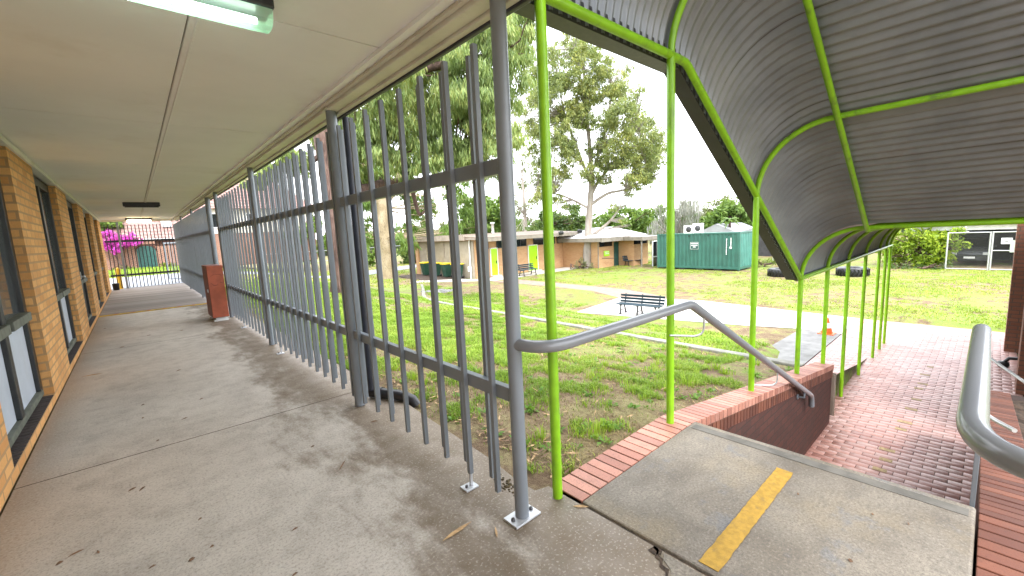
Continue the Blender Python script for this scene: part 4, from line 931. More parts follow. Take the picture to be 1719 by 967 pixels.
# garden wall, houses and gate yard at the corridor end
gw = thing('garden_wall', 'red brick garden wall with arched green gate at the end of the corridor', 'wall', (0,46,-.05))
mb = MB(); mb.box(-9,46,-.3,.18,46.3,2.1); mb.box(1.42,46,-.3,7.5,46.3,1.7); mb.box(.18,46,1.9,1.42,46.3,2.1); mb.build('brick_face', M['brick_pink'], gw)
mb = MB(); pts = [(.2,45.97,-.25),(1.4,45.97,-.25),(1.4,45.97,1.35)] + [(.8+.6*math.cos(a),45.97,1.35+.42*math.sin(a)) for a in [PI*i/10 for i in range(1,10)]] + [(.2,45.97,1.35)]
mb.prism(pts, (0,.25,0)); mb.build('gate', M['door_green'], gw)
mb = MB(); pts2 = [(.12,45.955,1.33)] + [(.8+.7*math.cos(a),45.955,1.35+.53*math.sin(a)) for a in [PI*(10-i)/10 for i in range(11)]] + [(1.48,45.955,1.33)] + [(.8+.6*math.cos(a),45.955,1.35+.43*math.sin(a)) for a in [PI*i/10 for i in range(11)]]
mb.prism(pts2, (0,.04,0)); mb.build('arch', M['brick_red_wall'], gw)
h1 = thing('tiled_house', 'house with pale red tiled roof and skylight behind the garden wall', 'house', (0,52,0))
mb = MB(); mb.box(-9,48.6,-.1,5.0,57,2.4); mb.build('wall', M['brick_pink'], h1)
mb = MB(); mb.add([(-9.5,47.8,2.3),(5.3,47.8,2.3),(5.3,53,5.6),(-9.5,53,5.6),(5.3,58,2.3),(-9.5,58,2.3)],[(0,1,2,3),(3,2,4,5),(1,4,2),(0,3,5)]); rf = mb.build('roof', M['roof_tile'], h1)
mb = MB(); mb.prism([(2.2,49.3,3.33),(2.9,49.3,3.33),(2.9,50.6,4.16),(2.2,50.6,4.16)], (0,-.04,.07)); mb.build('skylight', M['galvanised'], rf)
mb = MB(); mb.box(-9.5,47.65,2.22,5.3,47.79,2.36); mb.build('gutter', M['white_paint'], h1)
h2 = thing('two_storey_house', 'cream two storey house with tiled roof seen through the pickets', 'house', (10,52,0))
mb = MB(); mb.box(5.35,48.2,2.6,14.8,56,5.0); mb.build('upper_wall', M['cream_paint'], h2)
mb = MB(); mb.box(5.35,48.25,-.5,14.8,56,2.599); mb.build('lower_wall', M['brick_pink'], h2)
mb = MB(); mb.add([(4.9,47.6,4.9),(15.3,47.6,4.9),(15.3,56.6,4.9),(4.9,56.6,4.9),(8.5,52,8.3),(11.7,52,8.3)],[(0,1,5,4),(1,2,5),(2,3,4,5),(3,0,4),(0,3,2,1)]); mb.build('roof', M['roof_tile'], h2)
for x in (5.8,8.6,11.5):
    mb = MB(); mb.box(x,48.14,3.2,x+1.2,48.195,4.4); w_ = mb.build('window', M['car_glass'], h2)
    mb = MB(); mb.box(x-.06,48.10,3.1,x+1.26,48.135,3.19); mb.box(x-.06,48.10,4.41,x+1.26,48.135,4.5); mb.box(x+.57,48.10,3.2,x+.63,48.135,4.4); mb.box(x-.06,48.1,3.2,x-.001,48.135,4.4); mb.box(x+1.201,48.1,3.2,x+1.26,48.135,4.4); mb.build('window_frame', M['white_paint'], w_)
# chain link boundary fence behind the driveway
bf = thing('boundary_fence', 'chain link boundary fence behind the driveway', 'fence', (20,45,ZG))
for i in range(7):
    x = 9+3*i; mb = MB(); mb.tube([(x,45.5,float(hgt(x,45.5))-.05),(x,45.5,.5)], .035, 8); mb.build('post', M['galvanised'], bf)
mb = MB(); mb.tube([(9,45.5,.46),(27,45.5,.46)], .025, 6); mb.tube([(9,45.5,-.6),(27,45.5,-.6)], .02, 6); mb.build('rail', M['galvanised'], bf)
mb = MB(); mb.box(9,45.52,ZG,27,45.523,.46); mb.build('mesh', M['chain_mesh'], bf)

# ================================================================== BENCHES, CONE
def bench(loc, rot, label, n_leg=3, L=1.85, src=[None]):
    t = thing('park_bench', label, 'bench', loc, 'slatted park benches'); ORG[t.name] = (0,0,0); t.rotation_euler = (0,0,rot)
    for i in range(3):
        mb = MB(); z = .50+.125*i; y = .03+.035*i; mb.bar((-L/2,y,z),(L/2,y,z), .032, .095, (0,-.27,1)); mb.build('back_slat', M['bench_slat'], t, bevel=.006)
    for i in range(4):
        mb = MB(); y = -.05-.115*i; mb.box(-L/2,y-.048,.41,L/2,y+.048,.444); mb.build('seat_slat', M['bench_slat'], t, bevel=.006)
    for i in range(n_leg):
        x = -L/2+.22+(L-.44)*i/(n_leg-1); mb = MB()
        mb.bar((x,.02,.40),(x,.145,.82), .05, .045, (0,1,0)); mb.bar((x,.03,.388),(x,-.46,.388), .05, .04)
        mb.bar((x,-.05,.39),(x,.09,.02), .05, .05, (0,1,0)); mb.bar((x,-.36,.39),(x,-.43,.02), .05, .05, (0,1,0)); mb.bar((x,.06,.16),(x,-.40,.16), .03, .03)
        mb.box(x-.04,.04,0,x+.04,.16,.025); mb.box(x-.04,-.5,0,x+.04,-.38,.025); mb.build('leg', M['bench_iron'], t, bevel=.006)
    return t
bm_ = bench((13.35,8.18,ZP+.004), -PI/2+.13, 'dark blue slatted park bench seen from behind on the pale concrete near the handrail', L=1.95); bm_.scale = (.85,.85,.85)
bench((20.7,21.9,ZP), .0+PI*.0, 'dark slatted bench beside the grey fence post, in front of the lime doors', 2, 1.6)
bench((29.6,19.0,ZG), -.35, 'dark bench under the cream eave beside the green container', 2, 1.6)
cn2 = thing('traffic_cone', 'orange traffic cone with pale band on the concrete beside the lime posts', 'cone', (13.8,2.66,ZP+.004))
mb = MB(); mb.box(13.62,2.48,ZP+.004,13.98,2.84,ZP+.03); mb.build('base', M['cone_orange'], cn2, bevel=.008)
mb = MB(); mb.lathe([(.135,.026),(.10,.17),(.055,.33),(.028,.44),(.015,.445),(.001,.445)], (13.8,2.66,ZP+.004), 24); mb.build('body', M['cone_orange'], cn2)
mb = MB(); mb.lathe([(.1035,.172),(.064,.31)], (13.8,2.66,ZP+.004), 24); mb.build('band', M['cone_white'], cn2); cn2.location.y += .14

# ================================================================== TREES
def leaf_quads(P, D, Nn, L, W):
    """rhombus leaves from positions, directions, widths axes"""
    S = np.cross(D, Nn); S /= np.linalg.norm(S, axis=1)[:,None] + 1e-9
    L = L[:,None]; W = W[:,None]
    V = np.stack([P, P + D*L*.45 + S*W*.5, P + D*L, P + D*L*.45 - S*W*.5], 1).reshape(-1,3)
    return V, np.arange(len(P)*4).reshape(-1,4)
def rdir(n):
    d = RNG.normal(size=(n,3)); return d/np.linalg.norm(d,axis=1)[:,None]
def crown_points(clumps, per, sub=9, shell=.55, lo=.28, hi=.5):
    out = []
    for (x,y,z,r) in clumps:
        ns = max(3, int(sub)); c0 = np.array([x,y,z])
        cs = c0 + rdir(ns)*r*(RNG.uniform(.25,.95,ns)[:,None])*np.array([1,1,.85])
        rs = r*RNG.uniform(lo,hi,ns)
        for c, rr in zip(cs, rs):
            n = int(per*rr*rr*RNG.uniform(.7,1.25)); 
            if n < 4: continue
            out.append(c + rdir(n)*rr*(RNG.uniform(0,1,n)**shell)[:,None]*np.array([1,1,.8]))
    return np.concatenate(out)
def tree(name, label, cat, base, limbs, clumps, bark, leaf, per=900, L=.2, W=.035, droop=.7, sub=9, group=None, twig=True, tw_r=.02, lo=.28, hi=.5, ntw=4):
    t = thing(name, label, cat, base, group); mb = MB()
    for pts, rs in limbs:
        # smooth the polyline a little
        P = [Vector(p) for p in pts]; Q = []; R_ = []
        for i in range(len(P)-1):
            for s in range(4):
                q = s/4; p0 = P[max(i-1,0)]; p1 = P[i]; p2 = P[i+1]; p3 = P[min(i+2,len(P)-1)]
                Q.append(.5*((2*p1)+(p2-p0)*q+(2*p0-5*p1+4*p2-p3)*q*q+(3*p1-p0-3*p2+p3)*q**3)); R_.append(rs[i]+(rs[i+1]-rs[i])*q)
        Q.append(P[-1]); R_.append(rs[-1])
        if R_[0] > .2: R_ = [r*(1+.07*math.sin(i*2.1)) for i, r in enumerate(R_)]
        mb.tube(Q, R_, 12 if rs[0] > .15 else 7)
    pts = crown_points(clumps, per, sub, .55, lo, hi)
    if twig:  # fine branches from the nearest limb point into every clump
        joints = [Vector(p) for pts_, _ in limbs for p in pts_[1:]]
        for (x,y,z,r) in clumps:
            c = Vector((x,y,z)); j = min(joints, key=lambda q: (q-c).length + max(0, q.z-c.z)*1.5)
            for _ in range(ntw):
                e = c + Vector(tuple(rdir(1)[0]*r*.7)); m_ = j.lerp(e, .5) + Vector((random.uniform(-.2,.2)*r, random.uniform(-.2,.2)*r, -.08*r))
                mb.tube([j, j.lerp(m_,.5)+Vector((0,0,-.02)), m_, m_.lerp(e,.55)+Vector((0,0,.04*r)), e], [tw_r*2.2, tw_r*1.8, tw_r*1.3, tw_r, tw_r*.4], 5, False)
    mb.build('trunk', M[bark], t, fixn=False)
    n = len(pts); D = rdir(n)*(1-droop) ; D[:,2] -= droop; D /= np.linalg.norm(D,axis=1)[:,None]
    V, Q = leaf_quads(pts, D, rdir(n), L*RNG.uniform(.6,1.3,n), W*RNG.uniform(.7,1.3,n))
    link('crown', np_mesh('crown', V - np.array(base), quads=Q, mats=[M[leaf]]), t, tuple(base))
    return t
def clp(lst, dist, jit):
    """clump list (u, v, radius m) at a distance, each with its own depth"""
    out = []
    for u, v, r in lst:
        p = at(u, v, dist + random.uniform(-jit, jit)); out.append((float(p[0]), float(p[1]), float(p[2]), r))
    return out
def pt(u, v, d): return tuple(float(q) for q in at(u, v, d))
# dark rough barked eucalypt by the fence: crown hangs over to the right
def T1():
    b = (5.75,16.0,-.5); d = 17
    limbs = [([(b[0],b[1],b[2]-.3),(5.75,16,1.2),pt(562,330,17.1),pt(548,250,17.3),pt(535,160,17.6),pt(525,60,18)],[.55,.44,.41,.38,.3,.2]),
             ([pt(560,330,17.1),pt(610,320,17.5),pt(650,308,18),pt(690,306,18.5),pt(735,300,19)],[.3,.24,.2,.17,.1]),
             ([pt(552,265,17.2),pt(620,240,17),pt(655,262,17),pt(700,285,17),pt(760,275,17.5)],[.2,.15,.12,.1,.05]),
             ([pt(540,180,17.6),pt(620,150,17),pt(700,120,16.5),pt(780,100,16),pt(840,90,16)],[.26,.2,.16,.11,.05]),
             ([pt(690,306,18.5),pt(696,335,18.5),pt(705,360,18.4),pt(720,345,18.4)],[.1,.09,.07,.03]),
             ([pt(548,250,17.3),pt(510,280,17.5),pt(470,270,18)],[.12,.08,.04])]
    cl = clp([(640,190,1.5),(690,160,1.6),(740,120,1.7),(800,90,1.6),(840,60,1.5),(660,235,1.3),(720,215,1.5),(780,190,1.6),(830,160,1.5),(700,280,.9),(760,250,1.4),(800,265,1.0),(835,225,1.2),(610,230,1.0),(600,260,.8),(780,150,1.5),(850,110,1.3),(720,60,1.8),(790,20,1.8),(650,100,1.6),(580,120,1.4),(860,20,1.4),(840,280,.7)],16.4,1.6)
    cl += clp([(455,285,.6),(480,262,.7),(505,270,.6),(430,300,.5),(530,235,.5),(590,290,.5),(625,300,.5),(590,210,.8)],17.6,.8)
    tree('eucalyptus_tree', 'tall eucalypt with dark rough bark close behind the picket fence, drooping pale green leaves', 'tree', b, limbs, cl, 'bark_dark', 'leaf_euc', 1250, .27, .044, .68, 34, lo=.14, hi=.3, ntw=5)
T1()
def T2():
    b = (14.74,31.4,ZG); d = 34.6
    limbs = [([(b[0],b[1],ZG-.2),pt(652,440,d),pt(647,400,d),pt(642,350,d),pt(640,330,d)],[.85,.62,.55,.52,.5]),
             ([pt(642,348,d),pt(655,325,d),pt(668,300,d),pt(690,240,d),pt(720,170,d)],[.42,.34,.3,.2,.1]),
             ([pt(640,340,d),pt(625,310,d),pt(610,270,d),pt(600,220,d)],[.38,.32,.25,.12])]
    cl = clp([(600,330,1.6),(690,330,1.6),(615,300,1.8),(700,380,1.1),(680,400,1.0),(715,350,1.3),(775,360,1.5),(760,395,1.2),(790,340,1.6),(805,380,1.2),(615,380,1.2),(600,400,1.3),(630,270,2),(700,250,2),(760,310,1.3)],d,2.5)
    tree('gum_tree', 'smooth yellow barked gum with a thick trunk beside the driveway', 'tree', b, limbs, cl, 'bark_gum', 'leaf_mid', 330, .42, .1, .6, 8)
T2()
def T3():
    d = 33.8; b = (26.5,21.05,ZG)
    limbs = [([(26.5,21.05,ZG-.2),pt(986,420,d),pt(988,380,d),pt(991,335,d),pt(993,300,d),pt(990,250,d),pt(985,190,d),pt(980,120,d),pt(975,80,d)],[.40,.31,.27,.23,.2,.16,.12,.09,.05]),
             ([pt(991,330,d),pt(1004,305,d),pt(1020,285,d),pt(1045,250,d),pt(1065,220,d)],[.15,.12,.1,.07,.04]),
             ([pt(993,305,d),pt(978,275,d),pt(966,240,d),pt(950,200,d),pt(940,150,d)],[.14,.12,.1,.06,.04]),
             ([pt(990,345,d),pt(1020,325,d),pt(1050,318,d),pt(1085,300,d)],[.15,.12,.08,.04]),
             ([pt(993,290,d),pt(1008,250,d),pt(1020,200,d),pt(1030,140,d)],[.12,.1,.07,.04]),
             ([pt(989,350,d),pt(960,335,d),pt(930,325,d),pt(905,330,d)],[.12,.09,.06,.03]),
             ([pt(987,400,d),pt(1008,385,d-.5),pt(1025,370,d-.5),pt(1040,350,d-.5)],[.14,.12,.09,.04])]
    L_ = [(960,70,1.5),(930,90,1.3),(990,90,1.4),(1010,110,1.5),(915,130,1.6),(950,130,1.7),(1000,150,1.7),(1035,160,1.6),(1055,185,1.5),(1075,210,1.5),(1095,245,1.3),(900,170,1.2),(930,190,1.6),(980,200,1.5),(1020,210,1.6),(1060,240,1.5),(1085,280,1.3),(905,220,1.2),(940,245,1.3),(1040,265,1.3),(1070,300,1.1),(915,270,1.1),(945,285,1.0),(1000,250,1.1),(1020,300,.7),(905,330,.9),(935,335,.8),(1095,270,1.0),(1055,325,.6),(890,120,1.0),(895,250,.9),(1030,345,.5),(1045,370,.4),(880,90,1.1),(875,180,.9),(1075,150,.6),(1050,120,.8),(968,105,1.4),(925,155,1.3),(1065,265,1.2),(960,180,1.2),(905,300,1.0),(930,300,1.0),(1000,300,.8),(1060,300,1.1),(1085,255,1.2),(960,260,1.1),(975,170,1.4),(1010,275,1.1),(890,210,1.0),(1100,225,.9),(1025,240,1.2),(945,220,1.2),(1090,300,.8),(985,285,.8),(915,320,.8)]
    tree('gum_tree', 'tall pale trunked gum with a wide airy crown in front of the brick block', 'tree', b, limbs, clp(L_ + [(u+random.uniform(-16,16), v+random.uniform(-14,14), r*.6) for u, v, r in L_] + [(u+random.uniform(-24,24), v+random.uniform(-20,20), r*.42) for u, v, r in L_], d, 2.4), 'bark_pale', 'leaf_gum_far', 400, .27, .06, .5, 46, tw_r=.016, lo=.13, hi=.27, ntw=6)
T3()
def bushy(name, label, cat, lst, dist, jit, leaf, bark='bark_dark', per=260, L=.45, W=.2, droop=.2, zg=ZG, sub=8, group=None, stems=1):
    cl = clp(lst, dist, jit); cx = sum(c[0] for c in cl)/len(cl); cy = sum(c[1] for c in cl)/len(cl)
    top = max(c[2] for c in cl); base = (cx, cy, zg); rr = max(.05, .018*(top-zg)+.05)
    limbs = [([(cx,cy,zg-.1),(cx+.1,cy,zg+(top-zg)*.4),(cx,cy+.1,zg+(top-zg)*.8)],[rr,rr*.8,rr*.4])]
    for q in range(stems-1): limbs.append(([(cx+.1*q,cy-.1*q,zg-.1),(cx+random.uniform(-.5,.5),cy+random.uniform(-.8,.8),zg+(top-zg)*.6)],[rr*.6,rr*.3]))
    return tree(name, label, cat, base, limbs, cl, bark, leaf, per, L, W, droop, sub, group, True, .025)
bushy('slender_tree', 'thin pale wispy tree between the near grey post and the first lime post', 'tree', [(880,310,1.3),(872,350,1.2),(885,280,1.1),(890,340,1.0),(868,385,1.0),(878,260,.9),(862,330,.8),(895,375,.8)], 52, 2, 'leaf_pale', 'bark_pale', 120, .5, .12, .5)
bushy('background_tree', 'dark tree behind the flat roof, just right of the first lime post', 'tree', [(935,365,1.6),(955,362,1.6),(915,372,1.3),(975,368,1.3),(945,380,1.6),(905,385,1.2)], 50, 2, 'leaf_dark', group='trees beyond the buildings')
bushy('background_tree', 'mid green tree behind the white roof, right of the tall pale gum', 'tree', [(1035,368,1.9),(1060,362,2.0),(1082,372,1.8),(1045,385,1.8),(1020,380,1.5),(1075,390,1.6),(1095,385,1.4),(1100,360,1.3)], 50, 2, 'leaf_mid', group='trees beyond the buildings', per=200)
bushy('weeping_tree', 'grey weeping tree with bare looking strands behind the left of the container', 'tree', [(1120,350,1.0),(1140,345,1.2),(1105,375,.9),(1160,350,1.1),(1125,375,1.1),(1150,372,1.1),(1095,395,.7),(1165,340,.8)], 38, 1.2, 'leaf_grey', 'bark_pale', 210, .55, .05, .92)
bushy('background_tree', 'dark bare twigged tree standing behind the second lime post', 'tree', [(1145,365,1.3),(1165,368,1.2),(1155,350,.9),(1130,385,1.2)], 48, 1, 'leaf_dark', per=150, group='trees beyond the buildings')
bushy('background_tree', 'dense bright green tree behind the pale metal gables', 'tree', [(1200,370,1.4),(1215,358,1.4),(1235,362,1.4),(1250,372,1.3),(1185,378,1.2),(1225,350,1.0),(1245,352,1.1),(1265,380,1.2),(1205,385,1.2)], 50, 1.5, 'leaf_mid', group='trees beyond the buildings', per=300)
bushy('background_tree', 'paler round topped tree rising above the dense bright green tree', 'tree', [(1200,352,1.6),(1220,345,1.7),(1240,350,1.6),(1258,362,1.5),(1182,362,1.4)], 62, 1.5, 'leaf_pale', group='trees beyond the buildings', per=170)
bushy('background_tree', 'leafy tree behind the cream walled end of the flat roofed block', 'tree', [(790,365,1.9),(810,350,1.9),(830,372,1.7),(775,385,1.5),(820,390,1.6),(845,360,1.8),(755,400,1.3)], 42, 2, 'leaf_mid', group='trees beyond the buildings', per=230)
bushy('background_tree', 'loose pale tree beyond the boundary fence, left of the cream walled block', 'tree', [(700,380,1.6),(720,365,1.5),(745,385,1.5),(690,400,1.4),(730,400,1.4),(710,415,1.4)], 55, 2, 'leaf_pale', group='trees beyond the buildings', per=150)
bushy('shrub', 'big dark shrub beyond the boundary fence, just right of the smooth yellow trunk', 'shrub', [(685,425,1.1),(700,430,1.1),(715,432,1.0),(690,438,1.0)], 50, 1.2, 'leaf_dark', group='shrubs beyond the driveway')
bushy('shrub', 'big leafy shrub left of the smooth yellow trunk', 'shrub', [(610,425,1.3),(625,430,1.2),(598,435,1.2),(612,440,1.1),(600,405,1.2)], 50, 1.2, 'leaf_mid', group='shrubs beyond the driveway')
bushy('background_tree', 'tree behind the pickets just left of the dark rough trunk', 'tree', [(500,400,1.6),(520,380,1.6),(535,410,1.5),(480,415,1.4),(510,430,1.3),(455,420,1.2)], 52, 2, 'leaf_mid', group='trees beyond the buildings', per=200)
bushy('hedge_shrub', 'bright yellow green leafy hedge right of the canopy end', 'shrub', [(1500,425,.75),(1520,415,.85),(1545,412,.9),(1565,420,.85),(1585,425,.75),(1535,432,.8),(1560,440,.7),(1510,440,.7),(1590,405,.7),(1575,400,.8),(1545,395,.8),(1600,395,.5),(1515,400,.8),(1490,410,.8),(1610,410,.4)], 34, .6, 'leaf_bright', per=520, L=.2, W=.1, stems=5)
bushy('shrub', 'low tangled dark shrub under the bright hedge', 'shrub', [(1500,448,.35),(1520,450,.35),(1545,450,.35),(1570,450,.35),(1590,448,.35)], 33, .3, 'leaf_dark', per=500, L=.18, W=.06, stems=4)
bushy('shrub', 'leafy shrub at the foot of the tall pale gum trunk', 'shrub', [(968,447,.35),(980,442,.4),(992,446,.35),(960,453,.25),(975,436,.3)], 33.2, .3, 'leaf_pale', per=900, L=.14, W=.05, stems=3)
bushy('shrub', 'yellow green clump of grass right of the container end', 'shrub', [(1275,441,.3),(1288,442,.35),(1300,441,.3),(1268,440,.25)], 33, .4, 'leaf_low', per=700, L=.3, W=.03, droop=-.6, stems=2)
bushy('bougainvillea', 'bougainvillea covered in magenta blossom spilling over the garden wall', 'shrub', [(180,395,.6),(195,402,.7),(210,400,.7),(222,404,.55),(190,412,.6),(205,412,.5),(178,410,.55),(233,404,.35),(198,420,.4),(172,398,.5)], 45.2, .3, 'bloom_magenta', per=700, L=.16, W=.12, droop=.1, zg=-.1, stems=4)
bushy('background_tree', 'green tree above the magenta bougainvillea', 'tree', [(165,372,1.2),(182,378,1.1),(195,374,1.0),(150,376,1.2)], 50, .6, 'leaf_mid', group='trees beyond the buildings', zg=-.1)
for lst, lb in (([(192,452,.25),(200,450,.3),(212,449,.3),(222,451,.25)],'low bright green bushes left of the arched gate'),([(265,450,.3),(276,447,.35),(288,446,.35),(296,450,.3)],'low bright green bushes right of the arched gate')):
    bushy('garden_bush', lb, 'shrub', lst, 45, .2, 'leaf_low', per=900, L=.14, W=.07, zg=-.15, stems=3)
# palm
pb = pt(1225,392,44); pm = thing('palm_tree', 'small palm in front of the pale metal gables', 'palm', (pb[0],pb[1],ZG))
c = pt(1225,369,44); mb = MB(); mb.tube([(pb[0],pb[1],ZG-.1),(pb[0]+.05,pb[1],0),(c[0],c[1],c[2]-.1)], [.16,.13,.11], 10); mb.build('trunk', M['bark_dark'], pm)
mb = MB()
for i in range(22):
    a = 2*PI*i/22 + random.uniform(-.1,.1); el = random.uniform(-.3,.9); Lf = random.uniform(.8,1.15); pts = []
    for s in range(6):
        q = s/5; pts.append(Vector((c[0]+math.cos(a)*Lf*q*math.cos(el), c[1]+math.sin(a)*Lf*q*math.cos(el), c[2]+Lf*(math.sin(el)*q-.55*q*q))))
    side = Vector((-math.sin(a),math.cos(a),0))
    for s in range(5):
        w = .17*(1-s/5)*(.5+.5*min(1,s+.6)); w2 = .17*(1-(s+1)/5)
        for sg_ in (-1,1): mb.add([pts[s],pts[s+1],pts[s+1]+side*sg_*w2*1.6+Vector((0,0,-.08)),pts[s]+side*sg_*w*1.6+Vector((0,0,-.08))],[(0,1,2,3)])
mb.build('fronds', M['leaf_mid'], pm, fixn=False)
# far wooded skyline
def skyline():
    P = []
    for a in np.linspace(-.35, 1.9, 260):
        d = RNG.uniform(85,110); x = d*math.cos(a); y = d*math.sin(a); hh = RNG.uniform(2.5,5.5)*(1.15+.35*math.sin(a*9)+.2*math.sin(a*23))
        n = 90; q = rdir(n)*np.array([2.6,2.6,hh*.5]); q = q*(RNG.uniform(.3,1,n)**.5)[:,None]; P.append(q + np.array([x,y,ZG+hh*.5]))
    P = np.concatenate(P); n = len(P); V, Q = leaf_quads(P, rdir(n), rdir(n), RNG.uniform(.9,1.7,n), RNG.uniform(.6,1.1,n))
    tag(link('far_wood', np_mesh('far_wood', V, quads=Q, mats=[M['leaf_dark']]), None, (0,0,0)), 'far belt of dark trees along the horizon', 'woodland', kind='stuff')
skyline()

# ================================================================== GRASS
def vnoise(x, y, s, seed=0):
    """smooth value noise on arrays"""
    r = np.random.default_rng(seed).random((64,64)); X = x/s; Y = y/s; xi = np.floor(X).astype(int); yi = np.floor(Y).astype(int); fx = X-xi; fy = Y-yi
    fx = fx*fx*(3-2*fx); fy = fy*fy*(3-2*fy); g = lambda a,b: r[a%64,b%64]
    return (g(xi,yi)*(1-fx)+g(xi+1,yi)*fx)*(1-fy) + (g(xi,yi+1)*(1-fx)+g(xi+1,yi+1)*fx)*fy
def cover(x, y):
    return .34*vnoise(x,y,1.9,1) + .3*vnoise(x,y,.62,2) + .36*vnoise(x,y,.2,3)
EXC = [(5.3,16.6,-.6,2.5),(12.15,17.1,2.4,10.95),(7.9,14.2,1.6,3.5)]
def blades(name, n, x0, x1, y0, y1, h, w, thr, soft, mat, label, lean=.5, keep=None):
    x = RNG.uniform(x0,x1,n); y = RNG.uniform(y0,y1,n); cv = cover(x,y)
    ok = RNG.random(n) < np.clip((cv-thr)/soft, .02, 1)
    for a,b,c_,d_ in EXC: ok &= ~((x>a)&(x<b)&(y>c_)&(y<d_))
    ok &= ~((np.abs(x-7.32)<.10)&(y<12))
    if keep is not None: ok &= keep(x,y)
    x = x[ok]; y = y[ok]; cv = cv[ok]; n = len(x); z = hgt(x,y) - .005
    P = np.stack([x,y,z],1); a = RNG.uniform(0,2*PI,n); ln = RNG.uniform(.1,lean,n)
    H = h*RNG.uniform(.45,1.25,n)*np.clip(.55+1.6*(cv-thr),.5,1.5); Wd = w*RNG.uniform(.7,1.3,n)
    dr = np.stack([np.cos(a),np.sin(a),np.zeros(n)],1); sd = np.stack([-np.sin(a),np.cos(a),np.zeros(n)],1); up = np.array([0,0,1.])
    mid = P + dr*(H*ln*.4)[:,None] + up*(H*.62)[:,None]; tip = P + dr*(H*ln*1.35)[:,None] + up*(H*(1-.35*ln))[:,None]
    s = sd*Wd[:,None]*.5
    V = np.stack([P-s,P+s,mid+s*.75,mid-s*.75,tip],1).reshape(-1,3); b = np.arange(n)[:,None]*5
    me = np_mesh(name, V, quads=b+np.array([[0,1,2,3]]), tris=b+np.array([[3,2,4]]), mats=[M[mat]])
    tag(link(name, me, None, (0,0,0)), label, 'grass', kind='stuff'); return n
bank_ok = lambda x,y: (y > 1.74) & (x > 1.76 + .05*np.sin(y*3))
blades('near_grass', 380000, 1.75, 7.25, 1.72, 9.5, .095, .0068, .42, .14, 'blade', 'green and yellowed grass on the bank beside the brick coping', .9, bank_ok)
blades('bank_grass', 120000, 1.9, 8.5, 9.5, 24, .10, .014, .34, .2, 'blade', 'grass on the bank behind the picket fence', .9, lambda x,y: x < 7.2+np.clip((y-12)/2,0,9))
blades('lower_grass', 150000, 7.4, 13.9, 1.7, 24, .085, .016, .36, .2, 'blade', 'grass of the lower lawn around the pale concrete', .9, lambda x,y: (x > 7.45+np.clip((y-12)*.5,0,9)))
def lawn_ok(x, y):
    pinkp = (x < 18.7) & (y > 8) & (x > 15.8); dry = ((x-22.5)/3.6)**2 + ((y-13)/4.2)**2 < 1
    return ~pinkp & ~(dry & (RNG.random(len(x)) < .75)) & ~((x>28)&(x<30.7)&(y>10.2)&(y<16.1))
blades('far_lawn_grass', 180000, 16.45, 33, -6, 21.2, .06, .026, .36, .28, 'blade_far', 'yellow green grass of the far lawn in front of the container', 1.0, lawn_ok)
blades('verge_grass', 40000, 3, 27, 24, 45, .12, .04, .36, .2, 'blade_far', 'grass strip beyond the driveway', .9, lambda x,y: ~((x>14.8)&(y<32)) & ~((y>30.5+.43*(x-3.5))&(y<36.2+.32*(x-3.5))))
blades('yard_grass', 15000, -8, 3.3, 33, 45.8, .12, .04, .2, .2, 'blade', 'bright grass strip in front of the garden wall', .9)
blades('dry_grass', 150000, 1.85, 7.25, 1.74, 10, .03, .006, .0, 1.2, 'blade_dry', 'short dry straw between the grass tufts of the bank', 2.2, bank_ok)
# broad leaved weeds on the bank
def weeds():
    V = []; F = []; n0 = 0
    spots = [(random.uniform(2.0,6.9), 1.8+abs(random.gauss(0,1.7))) for _ in range(160)] + [(1.95,2.5),(2.0,2.65),(2.05,2.35),(1.9,3.0),(2.3,1.95),(2.6,2.1),(1.9,2.15),(2.75,1.95),(2.5,1.85)]
    for x, y in spots:
        nl = random.randint(7,16); sz = random.uniform(.035,.085); z = float(hgt(x,y))
        for i in range(nl):
            a = random.uniform(0,2*PI); el = random.uniform(.2,1.1); d = Vector((math.cos(a)*math.cos(el),math.sin(a)*math.cos(el),math.sin(el))); s = Vector((-math.sin(a),math.cos(a),0)); L_ = sz*random.uniform(.6,1.2); w = L_*.2
            p = Vector((x+random.gauss(0,.02),y+random.gauss(0,.02),z)); m_ = p+d*L_*.6; t_ = p+d*L_+Vector((0,0,-.25*L_))
            V += [p, m_+s*w, t_, m_-s*w]; F.append((n0,n0+1,n0+2,n0+3)); n0 += 4
    me = np_mesh('weeds', np.array([tuple(v) for v in V]), quads=np.array(F), mats=[M['weed']])
    tag(link('weeds', me, None, (0,0,0)), 'broad leaved weeds scattered over the bank', 'weeds', kind='stuff')
weeds()
